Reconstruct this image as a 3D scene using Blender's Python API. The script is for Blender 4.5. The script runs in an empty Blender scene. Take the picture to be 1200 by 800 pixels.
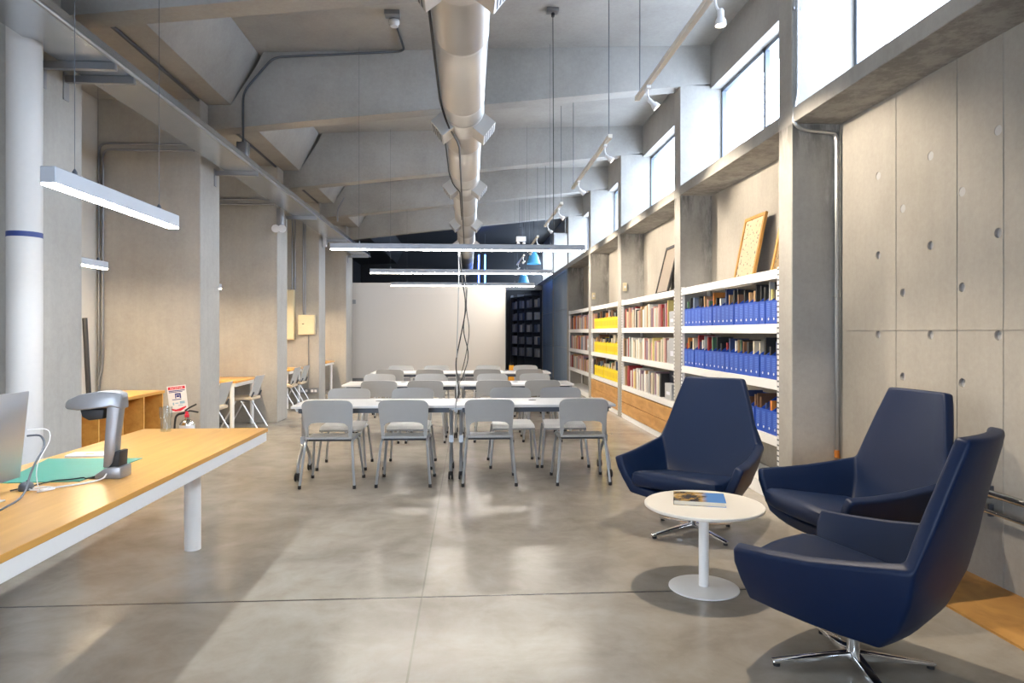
import bpy, bmesh, math, random
from mathutils import Vector, Matrix
random.seed(7)
PI = math.pi
scn = bpy.context.scene
COL = scn.collection

# ------------------------------------------------------------------ camera
F_PX, HC, TAN = 800.0, 1.45, 51 / 800.0
cam_d = bpy.data.cameras.new('camera')
cam_d.sensor_width = 36.0
cam_d.lens = 36.0 * F_PX / 1200.0
cam_d.shift_y = -11 / 1200.0
cam_d.clip_start = 0.05
cam = bpy.data.objects.new('camera', cam_d)
COL.objects.link(cam)
cam.location = (0, 0, HC)
cam.rotation_euler = (PI / 2, 0, -math.atan(TAN))
scn.camera = cam

# ------------------------------------------------------------------ view, world, exposure
scn.view_settings.view_transform = 'Standard'
scn.view_settings.look = 'None'
scn.view_settings.gamma = 1.0
scn.view_settings.use_curve_mapping = False
scn.view_settings.exposure = 0.6
cy = scn.cycles
cy.use_denoising = True
cy.max_bounces = 9
cy.diffuse_bounces = 6
cy.glossy_bounces = 4
cy.transmission_bounces = 8
cy.transparent_max_bounces = 12
cy.sample_clamp_indirect = 6.0
cy.caustics_reflective = False
cy.caustics_refractive = False

W = bpy.data.worlds.new('overcast_sky')
scn.world = W
W.use_nodes = True
wn, wl = W.node_tree.nodes, W.node_tree.links
bg = wn['Background']
SKY_STRENGTH = 14.0
bg.inputs[1].default_value = SKY_STRENGTH
tc = wn.new('ShaderNodeTexCoord')
sep = wn.new('ShaderNodeSeparateXYZ')
rmp = wn.new('ShaderNodeValToRGB')
wl.new(tc.outputs['Generated'], sep.inputs[0])
wl.new(sep.outputs['Z'], rmp.inputs[0])
rmp.color_ramp.elements[0].position = 0.0
rmp.color_ramp.elements[0].color = (0.62, 0.74, 0.92, 1)
rmp.color_ramp.elements[1].position = 0.6
rmp.color_ramp.elements[1].color = (0.80, 0.90, 1.0, 1)
wl.new(rmp.outputs[0], bg.inputs[0])

PENDANT_E, DESK_E, ALCOVE_E = 60.0, 95.0, 170.0
SPOT_W = 140.0
WARM = (1.0, 0.70, 0.42)

# ------------------------------------------------------------------ materials
MATS = {}
def newmat(name):
    m = bpy.data.materials.new(name); m.use_nodes = True
    nt = m.node_tree
    return m, nt.nodes, nt.links, nt.nodes['Principled BSDF']

def setp(b, col=None, rough=None, metal=None, spec=None):
    if col is not None: b.inputs['Base Color'].default_value = (*col, 1)
    if rough is not None: b.inputs['Roughness'].default_value = rough
    if metal is not None: b.inputs['Metallic'].default_value = metal
    if spec is not None: b.inputs['Specular IOR Level'].default_value = spec

def plain(name, col, rough=0.5, metal=0.0, spec=0.5, var=0.06, scale=30.0, bump=0.0, stretch=(1, 1, 1)):
    """a colour with a faint noise variation"""
    if name in MATS: return MATS[name]
    m, n, l, b = newmat(name)
    setp(b, col, rough, metal, spec)
    tcn = n.new('ShaderNodeTexCoord'); mp = n.new('ShaderNodeMapping'); mp.inputs['Scale'].default_value = stretch
    nz = n.new('ShaderNodeTexNoise'); nz.inputs['Scale'].default_value = scale; nz.inputs['Detail'].default_value = 4
    l.new(tcn.outputs['Object'], mp.inputs[0]); l.new(mp.outputs[0], nz.inputs['Vector'])
    mx = n.new('ShaderNodeMix'); mx.data_type = 'RGBA'
    mx.inputs[6].default_value = (*[c * (1 - var) for c in col], 1)
    mx.inputs[7].default_value = (*[min(1, c * (1 + var)) for c in col], 1)
    l.new(nz.outputs[0], mx.inputs[0]); l.new(mx.outputs[2], b.inputs['Base Color'])
    if bump:
        bp = n.new('ShaderNodeBump'); bp.inputs['Strength'].default_value = bump; bp.inputs['Distance'].default_value = 0.002
        l.new(nz.outputs[0], bp.inputs['Height']); l.new(bp.outputs[0], b.inputs['Normal'])
    MATS[name] = m
    return m

def concrete(name, light, dark, streak=0.5, rough=0.75, blotch=0.5, scale=1.3, stain=False):
    m, n, l, b = newmat(name)
    setp(b, light, rough, 0, 0.3)
    tcn = n.new('ShaderNodeTexCoord')
    def noise(sc, det, stretch=(1, 1, 1), rg=0.6):
        mp = n.new('ShaderNodeMapping'); mp.inputs['Scale'].default_value = stretch
        l.new(tcn.outputs['Object'], mp.inputs[0])
        z = n.new('ShaderNodeTexNoise'); z.inputs['Scale'].default_value = sc; z.inputs['Detail'].default_value = det
        z.inputs['Roughness'].default_value = rg
        l.new(mp.outputs[0], z.inputs['Vector']); return z.outputs[0]
    big = noise(scale, 6)
    st = noise(7.0, 5, (1, 1, 0.10), 0.7)
    fine = noise(26.0, 5, (1, 1, 1), 0.7)
    def ramp(s, a, c):
        r = n.new('ShaderNodeMapRange'); r.inputs[1].default_value = a; r.inputs[2].default_value = c
        l.new(s, r.inputs[0]); return r.outputs[0]
    def math_(op, a, c):
        q = n.new('ShaderNodeMath'); q.operation = op
        for i, v in enumerate((a, c)):
            if isinstance(v, (int, float)): q.inputs[i].default_value = v
            else: l.new(v, q.inputs[i])
        return q.outputs[0]
    f = math_('ADD', math_('MULTIPLY', ramp(big, 0.3, 0.7), blotch), math_('MULTIPLY', ramp(st, 0.3, 0.7), streak))
    f = math_('ADD', f, math_('MULTIPLY', ramp(fine, 0.35, 0.65), 0.22))
    f = math_('DIVIDE', f, blotch + streak + 0.22)
    mx = n.new('ShaderNodeMix'); mx.data_type = 'RGBA'
    mx.inputs[6].default_value = (*dark, 1); mx.inputs[7].default_value = (*light, 1)
    l.new(f, mx.inputs[0])
    if stain:
        # damp stains running down the rear edge under the sill slab
        sx = n.new('ShaderNodeSeparateXYZ'); l.new(tcn.outputs['Object'], sx.inputs[0])
        def rng(sock, a, c):
            r = n.new('ShaderNodeMapRange'); r.inputs[1].default_value = a; r.inputs[2].default_value = c; l.new(sock, r.inputs[0]); return r.outputs[0]
        edge = math_('MAXIMUM', rng(sx.outputs['X'], 2.80, 2.98), rng(sx.outputs['Z'], 2.75, 3.12))
        edge = math_('MULTIPLY', edge, math_('MULTIPLY', rng(sx.outputs['Z'], 1.7, 2.5), rng(sx.outputs['Z'], 3.14, 3.12)))
        k = math_('MULTIPLY', edge, ramp(noise(5.0, 5, (1.6, 1.6, 0.35), 0.7), 0.42, 0.58))
        m2 = n.new('ShaderNodeMix'); m2.data_type = 'RGBA'; m2.inputs[7].default_value = (0.085, 0.083, 0.08, 1)
        l.new(math_('MULTIPLY', k, 0.75), m2.inputs[0]); l.new(mx.outputs[2], m2.inputs[6]); l.new(m2.outputs[2], b.inputs['Base Color'])
    else: l.new(mx.outputs[2], b.inputs['Base Color'])
    bp = n.new('ShaderNodeBump'); bp.inputs['Strength'].default_value = 0.25; bp.inputs['Distance'].default_value = 0.004
    l.new(f, bp.inputs['Height']); l.new(bp.outputs[0], b.inputs['Normal'])
    return m

def wood(name, c1, c2, stretch=(14, 1.2, 14), rough=0.4, scale=1.6, spec=0.5):
    m, n, l, b = newmat(name)
    setp(b, c1, rough, 0, spec)
    tcn = n.new('ShaderNodeTexCoord'); mp = n.new('ShaderNodeMapping'); mp.inputs['Scale'].default_value = stretch
    nz = n.new('ShaderNodeTexNoise'); nz.inputs['Scale'].default_value = scale; nz.inputs['Detail'].default_value = 6; nz.inputs['Distortion'].default_value = 0.6
    l.new(tcn.outputs['Object'], mp.inputs[0]); l.new(mp.outputs[0], nz.inputs['Vector'])
    r = n.new('ShaderNodeValToRGB'); r.color_ramp.elements[0].position = 0.32; r.color_ramp.elements[1].position = 0.68
    r.color_ramp.elements[0].color = (*c2, 1); r.color_ramp.elements[1].color = (*c1, 1)
    l.new(nz.outputs[0], r.inputs[0]); l.new(r.outputs[0], b.inputs['Base Color'])
    return m

def emit(name, col, strength):
    m, n, l, b = newmat(name)
    setp(b, (0.9, 0.9, 0.9), 0.5)
    b.inputs['Emission Color'].default_value = (*col, 1)
    b.inputs['Emission Strength'].default_value = strength
    return m

M = {}
M['conc_wall'] = concrete('fair_faced_concrete', (0.42, 0.395, 0.355), (0.29, 0.27, 0.24), 0.22)
M['conc_fin'] = concrete('column_concrete', (0.45, 0.435, 0.405), (0.31, 0.295, 0.27), 0.25)
M['conc_ceil'] = concrete('ceiling_concrete', (0.43, 0.42, 0.40), (0.27, 0.26, 0.245), 0.10, blotch=0.8, scale=0.9)
M['conc_pil'] = concrete('pilaster_concrete', (0.44, 0.425, 0.40), (0.28, 0.27, 0.25), 0.25, blotch=0.7, scale=1.6, stain=True)
M['plaster'] = plain('painted_brick', (0.62, 0.59, 0.54), 0.8, scale=12)
M['plug'] = plain('hole_plug_mortar', (0.42, 0.42, 0.43), 0.8)
M['white'] = plain('white_powder_coat', (0.86, 0.86, 0.86), 0.35, var=0.02)
M['offwhite'] = plain('warm_white_laminate', (0.80, 0.76, 0.69), 0.3, var=0.02)
M['tabletop'] = plain('white_laminate', (0.80, 0.80, 0.81), 0.28, var=0.02)
M['grey_plastic'] = plain('grey_shell_plastic', (0.42, 0.43, 0.44), 0.38, var=0.03)
M['alu_paint'] = plain('silver_grey_paint', (0.40, 0.42, 0.45), 0.35, 0.55, var=0.03)
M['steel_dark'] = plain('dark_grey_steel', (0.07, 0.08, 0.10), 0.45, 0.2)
M['conduit_light'] = plain('bright_conduit', (0.48, 0.49, 0.50), 0.33, 0.9)
M['conduit_dark'] = plain('weathered_conduit', (0.10, 0.11, 0.125), 0.4, 0.7)
M['black'] = plain('black_rubber', (0.012, 0.012, 0.014), 0.55)
M['chrome'] = plain('polished_chrome', (0.86, 0.87, 0.89), 0.06, 1.0, var=0.01)
M['galv'] = plain('galvanised_sheet', (0.58, 0.59, 0.60), 0.24, 1.0, var=0.10, scale=6)
M['galv_tube'] = plain('galvanised_conduit', (0.30, 0.31, 0.33), 0.36, 0.9, var=0.06)
M['duct'] = plain('spiral_duct_steel', (0.50, 0.48, 0.455), 0.40, 0.85, var=0.05, scale=4)
M['navy'] = plain('navy_upholstery', (0.0006, 0.0105, 0.046), 0.48, spec=0.33, var=0.10, scale=60, bump=0.06)
M['lamp_alu'] = plain('lamp_housing_aluminium', (0.34, 0.36, 0.40), 0.4, 0.3, var=0.02)
M['screen'] = plain('projection_board', (0.80, 0.76, 0.72), 0.7, var=0.015)
M['back_room_shade'] = plain('black_blue_shade', (0.012, 0.015, 0.020), 0.6)  # near-black colour stands in for the shade of the unlit back room
M['blue_panel'] = plain('blue_perforated_panel', (0.20, 0.27, 0.38), 0.38, 0.1, var=0.25, scale=3, stretch=(1, 1, 0.2))
M['blue_file'] = plain('royal_blue_card', (0.014, 0.075, 0.46), 0.45)
M['yellow_file'] = plain('yellow_card', (0.84, 0.66, 0.015), 0.5)
M['sticker'] = plain('label_paper', (0.70, 0.72, 0.80), 0.6)
M['desk_wood'] = wood('honey_oak', (0.76, 0.41, 0.10), (0.64, 0.31, 0.065), (11, 0.8, 11), 0.28)
M['ply'] = wood('plywood_front', (0.66, 0.37, 0.13), (0.47, 0.235, 0.065), (5, 1.6, 8), 0.45)
M['strip_wood'] = wood('strand_board', (0.52, 0.27, 0.07), (0.34, 0.16, 0.035), (5, 3, 5), 0.5)
M['cab_wood'] = wood('cabinet_veneer', (0.50, 0.27, 0.09), (0.40, 0.20, 0.06), (8, 1.2, 2), 0.45)
M['frame_wood'] = wood('picture_frame_oak', (0.56, 0.30, 0.08), (0.42, 0.21, 0.05), (20, 20, 3), 0.45)
M['green'] = plain('green_cutting_mat', (0.055, 0.27, 0.205), 0.5)
M['silver'] = plain('brushed_aluminium', (0.62, 0.63, 0.66), 0.34, 0.75, var=0.02)
M['silver_plastic'] = plain('silver_plastic', (0.30, 0.30, 0.31), 0.35, 0.45)
M['white_plastic'] = plain('white_plastic', (0.80, 0.80, 0.82), 0.4)
M['beige_box'] = plain('beige_enamel', (0.62, 0.54, 0.36), 0.5)
M['seat_beige'] = plain('beige_seat_fabric', (0.55, 0.46, 0.34), 0.8)
M['paper'] = plain('book_paper', (0.74, 0.69, 0.58), 0.8, scale=90)
M['red'] = plain('signal_red', (0.65, 0.02, 0.05), 0.5)
M['ink_blue'] = plain('sign_blue_ink', (0.02, 0.03, 0.22), 0.6)
M['ink_pale'] = plain('sign_pale_ink', (0.32, 0.52, 0.66), 0.6)
M['blue_band'] = plain('blue_paint_band', (0.01, 0.03, 0.16), 0.5)
M['pipe_white'] = plain('white_pvc_pipe', (0.52, 0.505, 0.49), 0.5, var=0.03)
M['blue_lamp'] = plain('blue_enamel', (0.10, 0.42, 0.80), 0.35)
M['steel_ext'] = plain('stainless_steel', (0.68, 0.64, 0.58), 0.2, 1.0)
M['orange_cap'] = plain('orange_cap', (0.55, 0.20, 0.04), 0.5)
M['yellow_obj'] = plain('amber_plastic', (0.80, 0.36, 0.01), 0.45)
M['win_frame'] = plain('grey_window_frame', (0.16, 0.19, 0.24), 0.4, 0.3)
M['e_pend'] = emit('pendant_diffuser', (1.0, 0.93, 0.83), PENDANT_E)
M['e_desk'] = emit('desk_lamp_diffuser', (0.92, 0.96, 1.0), DESK_E)
M['e_alc'] = emit('alcove_lamp_diffuser', (1.0, 0.78, 0.52), ALCOVE_E)
M['e_bulb'] = emit('spot_bulb', (1.0, 0.85, 0.65), 14.0)

def glass_mat(name, tint=(1, 1, 1), refl=0.08):
    m, n, l, b = newmat(name)
    n.remove(b)
    out = [x for x in n if x.type == 'OUTPUT_MATERIAL'][0]
    t = n.new('ShaderNodeBsdfTransparent'); t.inputs[0].default_value = (*tint, 1)
    g = n.new('ShaderNodeBsdfGlossy'); g.inputs['Roughness'].default_value = 0.02
    mx = n.new('ShaderNodeMixShader'); mx.inputs[0].default_value = refl
    l.new(t.outputs[0], mx.inputs[1]); l.new(g.outputs[0], mx.inputs[2]); l.new(mx.outputs[0], out.inputs[0])
    return m
M['pane'] = glass_mat('window_glass')
M['glass'] = glass_mat('tumbler_glass', (.93, .95, .95), .12)

# polished floor: mottled, with saw-cut joints
def floor_mat():
    m, n, l, b = newmat('polished_concrete_floor')
    setp(b, None, 0.2, 0, 0.5)
    tcn = n.new('ShaderNodeTexCoord')
    def noise(sc, det, dist=0.0, rg=0.6):
        z = n.new('ShaderNodeTexNoise'); z.inputs['Scale'].default_value = sc; z.inputs['Detail'].default_value = det
        z.inputs['Distortion'].default_value = dist; z.inputs['Roughness'].default_value = rg
        l.new(tcn.outputs['Object'], z.inputs['Vector']); return z.outputs[0]
    n1 = noise(0.8, 8, 0.8, 0.62); n2 = noise(3.2, 7, 0.4, 0.65)
    def rng(sock, a, c):
        q = n.new('ShaderNodeMapRange'); q.inputs[1].default_value = a; q.inputs[2].default_value = c; l.new(sock, q.inputs[0]); return q.outputs[0]
    def mix(fac, A, B):
        q = n.new('ShaderNodeMix'); q.data_type = 'RGBA'
        if isinstance(fac, float): q.inputs[0].default_value = fac
        else: l.new(fac, q.inputs[0])
        for idx, v in ((6, A), (7, B)):
            if isinstance(v, tuple): q.inputs[idx].default_value = (*v, 1)
            else: l.new(v, q.inputs[idx])
        return q.outputs[2]
    base = mix(rng(n1, 0.34, 0.66), (0.235, 0.20, 0.16), (0.40, 0.365, 0.315))
    dirt = mix(rng(n2, 0.36, 0.64), (0.25, 0.215, 0.175), (0.42, 0.395, 0.35))
    base = mix(0.4, base, dirt)
    sp = n.new('ShaderNodeSeparateXYZ'); l.new(tcn.outputs['Object'], sp.inputs[0])
    def line(s, pos, w, per):
        # distance to nearest joint of a repeating set
        a = n.new('ShaderNodeMath'); a.operation = 'SUBTRACT'; a.inputs[1].default_value = pos; l.new(s, a.inputs[0])
        p = n.new('ShaderNodeMath'); p.operation = 'PINGPONG'; p.inputs[1].default_value = per / 2; l.new(a.outputs[0], p.inputs[0])
        c = n.new('ShaderNodeMath'); c.operation = 'LESS_THAN'; c.inputs[1].default_value = w; l.new(p.outputs[0], c.inputs[0])
        return c.outputs[0]
    ly = line(sp.outputs['Y'], 3.76, 0.008, 6.1)
    lx = line(sp.outputs['X'], -0.255, 0.005, 8.6)
    mx = n.new('ShaderNodeMix'); mx.data_type = 'RGBA'; mx.inputs[7].default_value = (0.055, 0.047, 0.04, 1)
    l.new(ly, mx.inputs[0]); l.new(base, mx.inputs[6])
    fx = n.new('ShaderNodeMath'); fx.operation = 'MULTIPLY'; fx.inputs[1].default_value = 0.45; l.new(lx, fx.inputs[0])
    mx2 = n.new('ShaderNodeMix'); mx2.data_type = 'RGBA'; mx2.inputs[7].default_value = (0.16, 0.135, 0.105, 1)
    l.new(fx.outputs[0], mx2.inputs[0]); l.new(mx.outputs[2], mx2.inputs[6])
    l.new(mx2.outputs[2], b.inputs['Base Color'])
    rr = n.new('ShaderNodeMath'); rr.operation = 'MULTIPLY_ADD'; rr.inputs[1].default_value = 0.13; rr.inputs[2].default_value = 0.15
    l.new(n2, rr.inputs[0]); l.new(rr.outputs[0], b.inputs['Roughness'])
    return m
M['floor'] = floor_mat()

# ------------------------------------------------------------------ mesh builder
class MB:
    def __init__(s): s.bm = bmesh.new(); s.mi = 0
    def face(s, vs):
        try:
            f = s.bm.faces.new(vs); f.material_index = s.mi; return f
        except ValueError: return None
    def hull8(s, P):
        v = [s.bm.verts.new(p) for p in P]
        for q in ((0, 3, 2, 1), (4, 5, 6, 7), (0, 1, 5, 4), (1, 2, 6, 5), (2, 3, 7, 6), (3, 0, 4, 7)): s.face([v[i] for i in q])
        return s
    def box(s, x0, x1, y0, y1, z0, z1):
        return s.hull8([(x0, y0, z0), (x1, y0, z0), (x1, y1, z0), (x0, y1, z0), (x0, y0, z1), (x1, y0, z1), (x1, y1, z1), (x0, y1, z1)])
    def obox(s, c, size, rot=None):
        R = rot or Matrix.Identity(3); c = Vector(c); a, b_, d = [q / 2 for q in size]
        return s.hull8([c + R @ Vector(p) for p in ((-a, -b_, -d), (a, -b_, -d), (a, b_, -d), (-a, b_, -d), (-a, -b_, d), (a, -b_, d), (a, b_, d), (-a, b_, d))])
    def prism(s, pts, axis, a0, a1):
        def mk(p, t):
            if axis == 'x': return (t, p[0], p[1])
            if axis == 'y': return (p[0], t, p[1])
            return (p[0], p[1], t)
        v0 = [s.bm.verts.new(mk(p, a0)) for p in pts]; v1 = [s.bm.verts.new(mk(p, a1)) for p in pts]
        s.face(v0[::-1]); s.face(v1)
        n = len(pts)
        for i in range(n): s.face([v0[i], v0[(i + 1) % n], v1[(i + 1) % n], v1[i]])
        return s
    def tube(s, pts, r, n=8, cap=True):
        pts = [Vector(p) for p in pts]; k = len(pts)
        rs = r if isinstance(r, (list, tuple)) else [r] * k
        up = None; rings = []
        for i, p in enumerate(pts):
            t = (pts[min(i + 1, k - 1)] - pts[max(i - 1, 0)]).normalized()
            if up is None:
                up = t.orthogonal().normalized()
            else:
                up = (up - t * up.dot(t)).normalized()
            w = t.cross(up)
            rings.append([s.bm.verts.new(p + (up * math.cos(2 * PI * j / n) + w * math.sin(2 * PI * j / n)) * rs[i]) for j in range(n)])
        for a, b_ in zip(rings, rings[1:]):
            for j in range(n): s.face([a[j], a[(j + 1) % n], b_[(j + 1) % n], b_[j]])
        if cap: s.face(rings[0][::-1]); s.face(rings[-1])
        return s
    def lathe(s, prof, c=(0, 0, 0), n=24, axis='z', cap=True):
        c = Vector(c); rings = []
        for r, h in prof:
            ring = []
            for j in range(n):
                a = 2 * PI * j / n; u, w = r * math.cos(a), r * math.sin(a)
                p = (u, w, h) if axis == 'z' else ((u, h, w) if axis == 'y' else (h, u, w))
                ring.append(s.bm.verts.new(c + Vector(p)))
            rings.append(ring)
        for a, b_ in zip(rings, rings[1:]):
            for j in range(n): s.face([a[j], a[(j + 1) % n], b_[(j + 1) % n], b_[j]])
        if cap: s.face(rings[0][::-1]); s.face(rings[-1])
        return s
    def grid(s, rows, close=False):
        vs = [[s.bm.verts.new(p) for p in r] for r in rows]
        for a, b_ in zip(vs, vs[1:]):
            m_ = len(a)
            for j in range(m_ if close else m_ - 1): s.face([a[j], a[(j + 1) % m_], b_[(j + 1) % m_], b_[j]])
        return vs
    def build(s, name, mats, parent=None, bevel=0, seg=2, smooth=True, thick=0, sub=0):
        bm = s.bm
        bm.normal_update(); bmesh.ops.recalc_face_normals(bm, faces=bm.faces); bm.normal_update()
        if bevel:
            ed = [e for e in bm.edges if len(e.link_faces) == 2 and e.calc_face_angle(0) > 0.5]
            bmesh.ops.bevel(bm, geom=ed, offset=bevel, segments=seg, profile=0.5, affect='EDGES', clamp_overlap=True)
            bm.normal_update()
        for e in bm.edges:
            if len(e.link_faces) == 2 and e.calc_face_angle(0) > 0.7: e.smooth = False
        for f in bm.faces: f.smooth = smooth and any(e.smooth and len(e.link_faces) == 2 for e in f.edges)
        me = bpy.data.meshes.new(name); bm.to_mesh(me); bm.free()
        for mm in (mats if isinstance(mats, (list, tuple)) else [mats]): me.materials.append(mm)
        o = bpy.data.objects.new(name, me); COL.objects.link(o)
        if parent: o.parent = parent
        return o

def empty(name, loc=(0, 0, 0), rz=0):
    o = bpy.data.objects.new(name, None); COL.objects.link(o)
    o.empty_display_size = 0.1; o.location = loc; o.rotation_euler = (0, 0, rz); return o
def tag(o, label, cat, group=None, kind=None):
    o['label'] = label; o['category'] = cat
    if group: o['group'] = group
    if kind: o['kind'] = kind
    return o
def struct(o, label, cat):
    o['kind'] = 'structure'; o['label'] = label; o['category'] = cat; return o
def dup(o, parent=None):
    c = o.copy(); COL.objects.link(c)
    if parent: c.parent = parent
    for ch in list(o.children): dup(ch, c)
    return c
def arc(c, r, a0, a1, n, plane='xz', const=0.0):
    out = []
    for i in range(n + 1):
        a = a0 + (a1 - a0) * i / n; u, v = c[0] + r * math.cos(a), c[1] + r * math.sin(a)
        out.append((u, const, v) if plane == 'xz' else ((const, u, v) if plane == 'yz' else (u, v, const)))
    return out
def rounded(pts, r=0.05, n=4):
    """polyline with its corners rounded"""
    P = [Vector(p) for p in pts]; out = [P[0]]
    for a, b_, c in zip(P, P[1:], P[2:]):
        d1, d2 = (a - b_), (c - b_); rr = min(r, d1.length * 0.49, d2.length * 0.49)
        p1, p2 = b_ + d1.normalized() * rr, b_ + d2.normalized() * rr
        for i in range(n + 1):
            t = i / n; out.append(p1 * (1 - t) ** 2 + b_ * 2 * t * (1 - t) + p2 * t * t)
    out.append(P[-1]); return out
ORD = 'first second third fourth fifth sixth seventh eighth ninth tenth eleventh twelfth thirteenth fourteenth fifteenth sixteenth seventeenth eighteenth nineteenth twentieth'.split()
def ordinal(i):
    if i < 20: return ORD[i]
    t = ['twenty', 'thirty', 'forty', 'fifty'][(i + 1) // 10 - 2]; u = (i + 1) % 10
    return {'twenty': 'twentieth', 'thirty': 'thirtieth', 'forty': 'fortieth', 'fifty': 'fiftieth'}[t] if u == 0 else t + '-' + ORD[u - 1]

# ------------------------------------------------------------------ the shell
XS, XW = 2.60, 3.00                    # shelf-front plane, right wall plane
PN = [-0.75, 2.30, 5.345, 8.255, 11.53, 14.44, 17.68, 20.80, 23.90]   # near faces of the pilasters
PT = 0.235
FN = [2.0, 5.024, 8.023, 11.168, 14.24, 17.35]                        # near faces of the left piers
FT = 0.60
XF, XL = -3.06, -4.20
Y0, Y1, YD = -4.0, 27.0, 18.2
def slab_z(x): return 4.861 + 0.042 * x
def beam_z(x): return 4.175 + 0.114 * x

struct(MB().box(-4.4, 3.4, Y0 - 0.2, Y1 + 0.2, -0.15, 0).build('floor', M['floor']), 'polished grey-brown concrete floor with dark saw-cut joints', 'floor')
prof = [(3.4, slab_z(3.4)), (-2.49, slab_z(-2.49)), (-2.80, 4.13), (-4.4, 4.08), (-4.4, 5.3), (3.4, 5.3)]
struct(MB().prism(prof, 'y', Y0 - 0.2, YD).build('ceiling', M['conc_ceil']), 'grey concrete ceiling slab folding down along the left eave', 'ceiling')
struct(MB().prism(prof, 'y', YD, Y1 + 0.2).build('ceiling', M['back_room_shade']), 'ceiling shaded dark by its colour over the room behind the white board', 'ceiling')
struct(MB().box(-4.4, XL, Y0, YD, 0, 4.1).build('wall_left', M['plaster']), 'pale wall at the back of the left bays', 'wall')
struct(MB().box(-4.4, XL, YD, Y1, 0, 4.1).build('wall_left_dark', M['back_room_shade']), 'dark wall of the room behind the white board', 'wall')
struct(MB().box(-4.4, 3.4, Y1, Y1 + 0.2, 0, 5.2).build('wall_back', M['back_room_shade']), 'dark back wall far behind the white board', 'wall')
# wall behind the camera: concrete with a wide glazed opening
struct(MB().box(-4.4, -3.4, Y0 - 0.2, Y0, 0, 5.0).box(-0.6, 3.4, Y0 - 0.2, Y0, 0, 5.0).box(-3.4, -0.6, Y0 - 0.2, Y0, 2.6, 5.0).build('wall_front', M['conc_wall']), 'concrete entrance wall behind the camera', 'wall')
# right wall with formwork tie holes in the open bay
def holed_wall():
    mb = MB(); bm = mb.bm
    ya, yb, za, zb = PN[1], PN[2] + 0.05, 0.0, 3.16
    cw = 0.284
    cols = [4.827 - cw * k for k in range(0, 9)]
    ys = sorted([yb] + [c + cw / 2 for c in cols] + [cols[-1] - cw / 2, ya])
    ys = [y for y in ys if ya <= y <= yb]
    zs = [0.0] + [0.706 + 0.29 * k - 0.0 for k in range(0, 8)] + [zb]
    holes = {}
    for ci, c in enumerate(cols):
        for k in range(7):
            z = 0.849 + 0.291 * k + 0.0
            if (k + ci) % 2 == 0: holes[(round(c, 3), k)] = (c, z)
    V = {}
    def vert(y, z, x=XW):
        key = (round(y, 4), round(z, 4), round(x, 4))
        if key not in V: V[key] = bm.verts.new((x, y, z))
        return V[key]
    for i in range(len(ys) - 1):
        for j in range(len(zs) - 1):
            y0, y1, z0, z1 = ys[i], ys[i + 1], zs[j], zs[j + 1]
            cy_, cz_ = (y0 + y1) / 2, (z0 + z1) / 2
            h = None
            for (c, z) in holes.values():
                if y0 < c < y1 and z0 < z < z1: h = (c, z)
            if not h:
                mb.face([vert(y0, z0), vert(y1, z0), vert(y1, z1), vert(y0, z1)]); continue
            c, z = h; N = 24; r = 0.029
            outer = [vert(y0, z0), vert(y1, z0), vert(y1, z1), vert(y0, z1)]
            ring = [bm.verts.new((XW, c + r * math.cos(2 * PI * q / N - 3 * PI / 4), z + r * math.sin(2 * PI * q / N - 3 * PI / 4))) for q in range(N)]
            deep = 0.018 if z < 2.2 else 0.003
            ring2 = [bm.verts.new((XW + deep, v.co.y, v.co.z)) for v in ring]
            for s_ in range(4):
                q0 = s_ * N // 4
                seg = [ring[(q0 + t) % N] for t in range(N // 4 + 1)]
                mb.face([outer[s_], outer[(s_ + 1) % 4]] + seg[::-1])
            for q in range(N): mb.face([ring[q], ring[(q + 1) % N], ring2[(q + 1) % N], ring2[q]])
            mb.mi = 1; mb.face(ring2[::-1]); mb.mi = 0
    o = mb.build('wall_right', [M['conc_wall'], M['plug']], smooth=False)
    return o
struct(holed_wall(), 'fair-faced concrete wall with round formwork tie holes', 'wall')
struct(MB().box(XW + 0.03, 3.4, PN[1], PN[2] + 0.05, 0, 3.16).box(XW, 3.4, Y0, PN[1], 0, 3.16).build('wall_right_near', M['conc_wall']), 'concrete wall on the right beside the camera', 'wall')
# raised formwork seams
sm = MB()
for y in (4.62, 4.02, 3.655, 3.2): sm.box(XW - 0.004, XW, y - 0.004, y + 0.004, 0, 3.13)
sm.box(XW - 0.004, XW, PN[1] + PT, PN[2], 1.462, 1.470)
struct(sm.build('trim_1', M['conc_wall']), 'thin raised formwork seams on the concrete wall', 'trim')
struct(MB().box(XW, 3.4, PN[2] + 0.05, 21, 0, 3.16).build('wall_right_bays', M['conc_wall']), 'concrete wall behind the bookshelf bays', 'wall')
struct(MB().box(XW, 3.4, 21, Y1, 0, 3.16).build('wall_right_far', M['back_room_shade']), 'dark wall behind the blue panels', 'wall')

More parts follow.
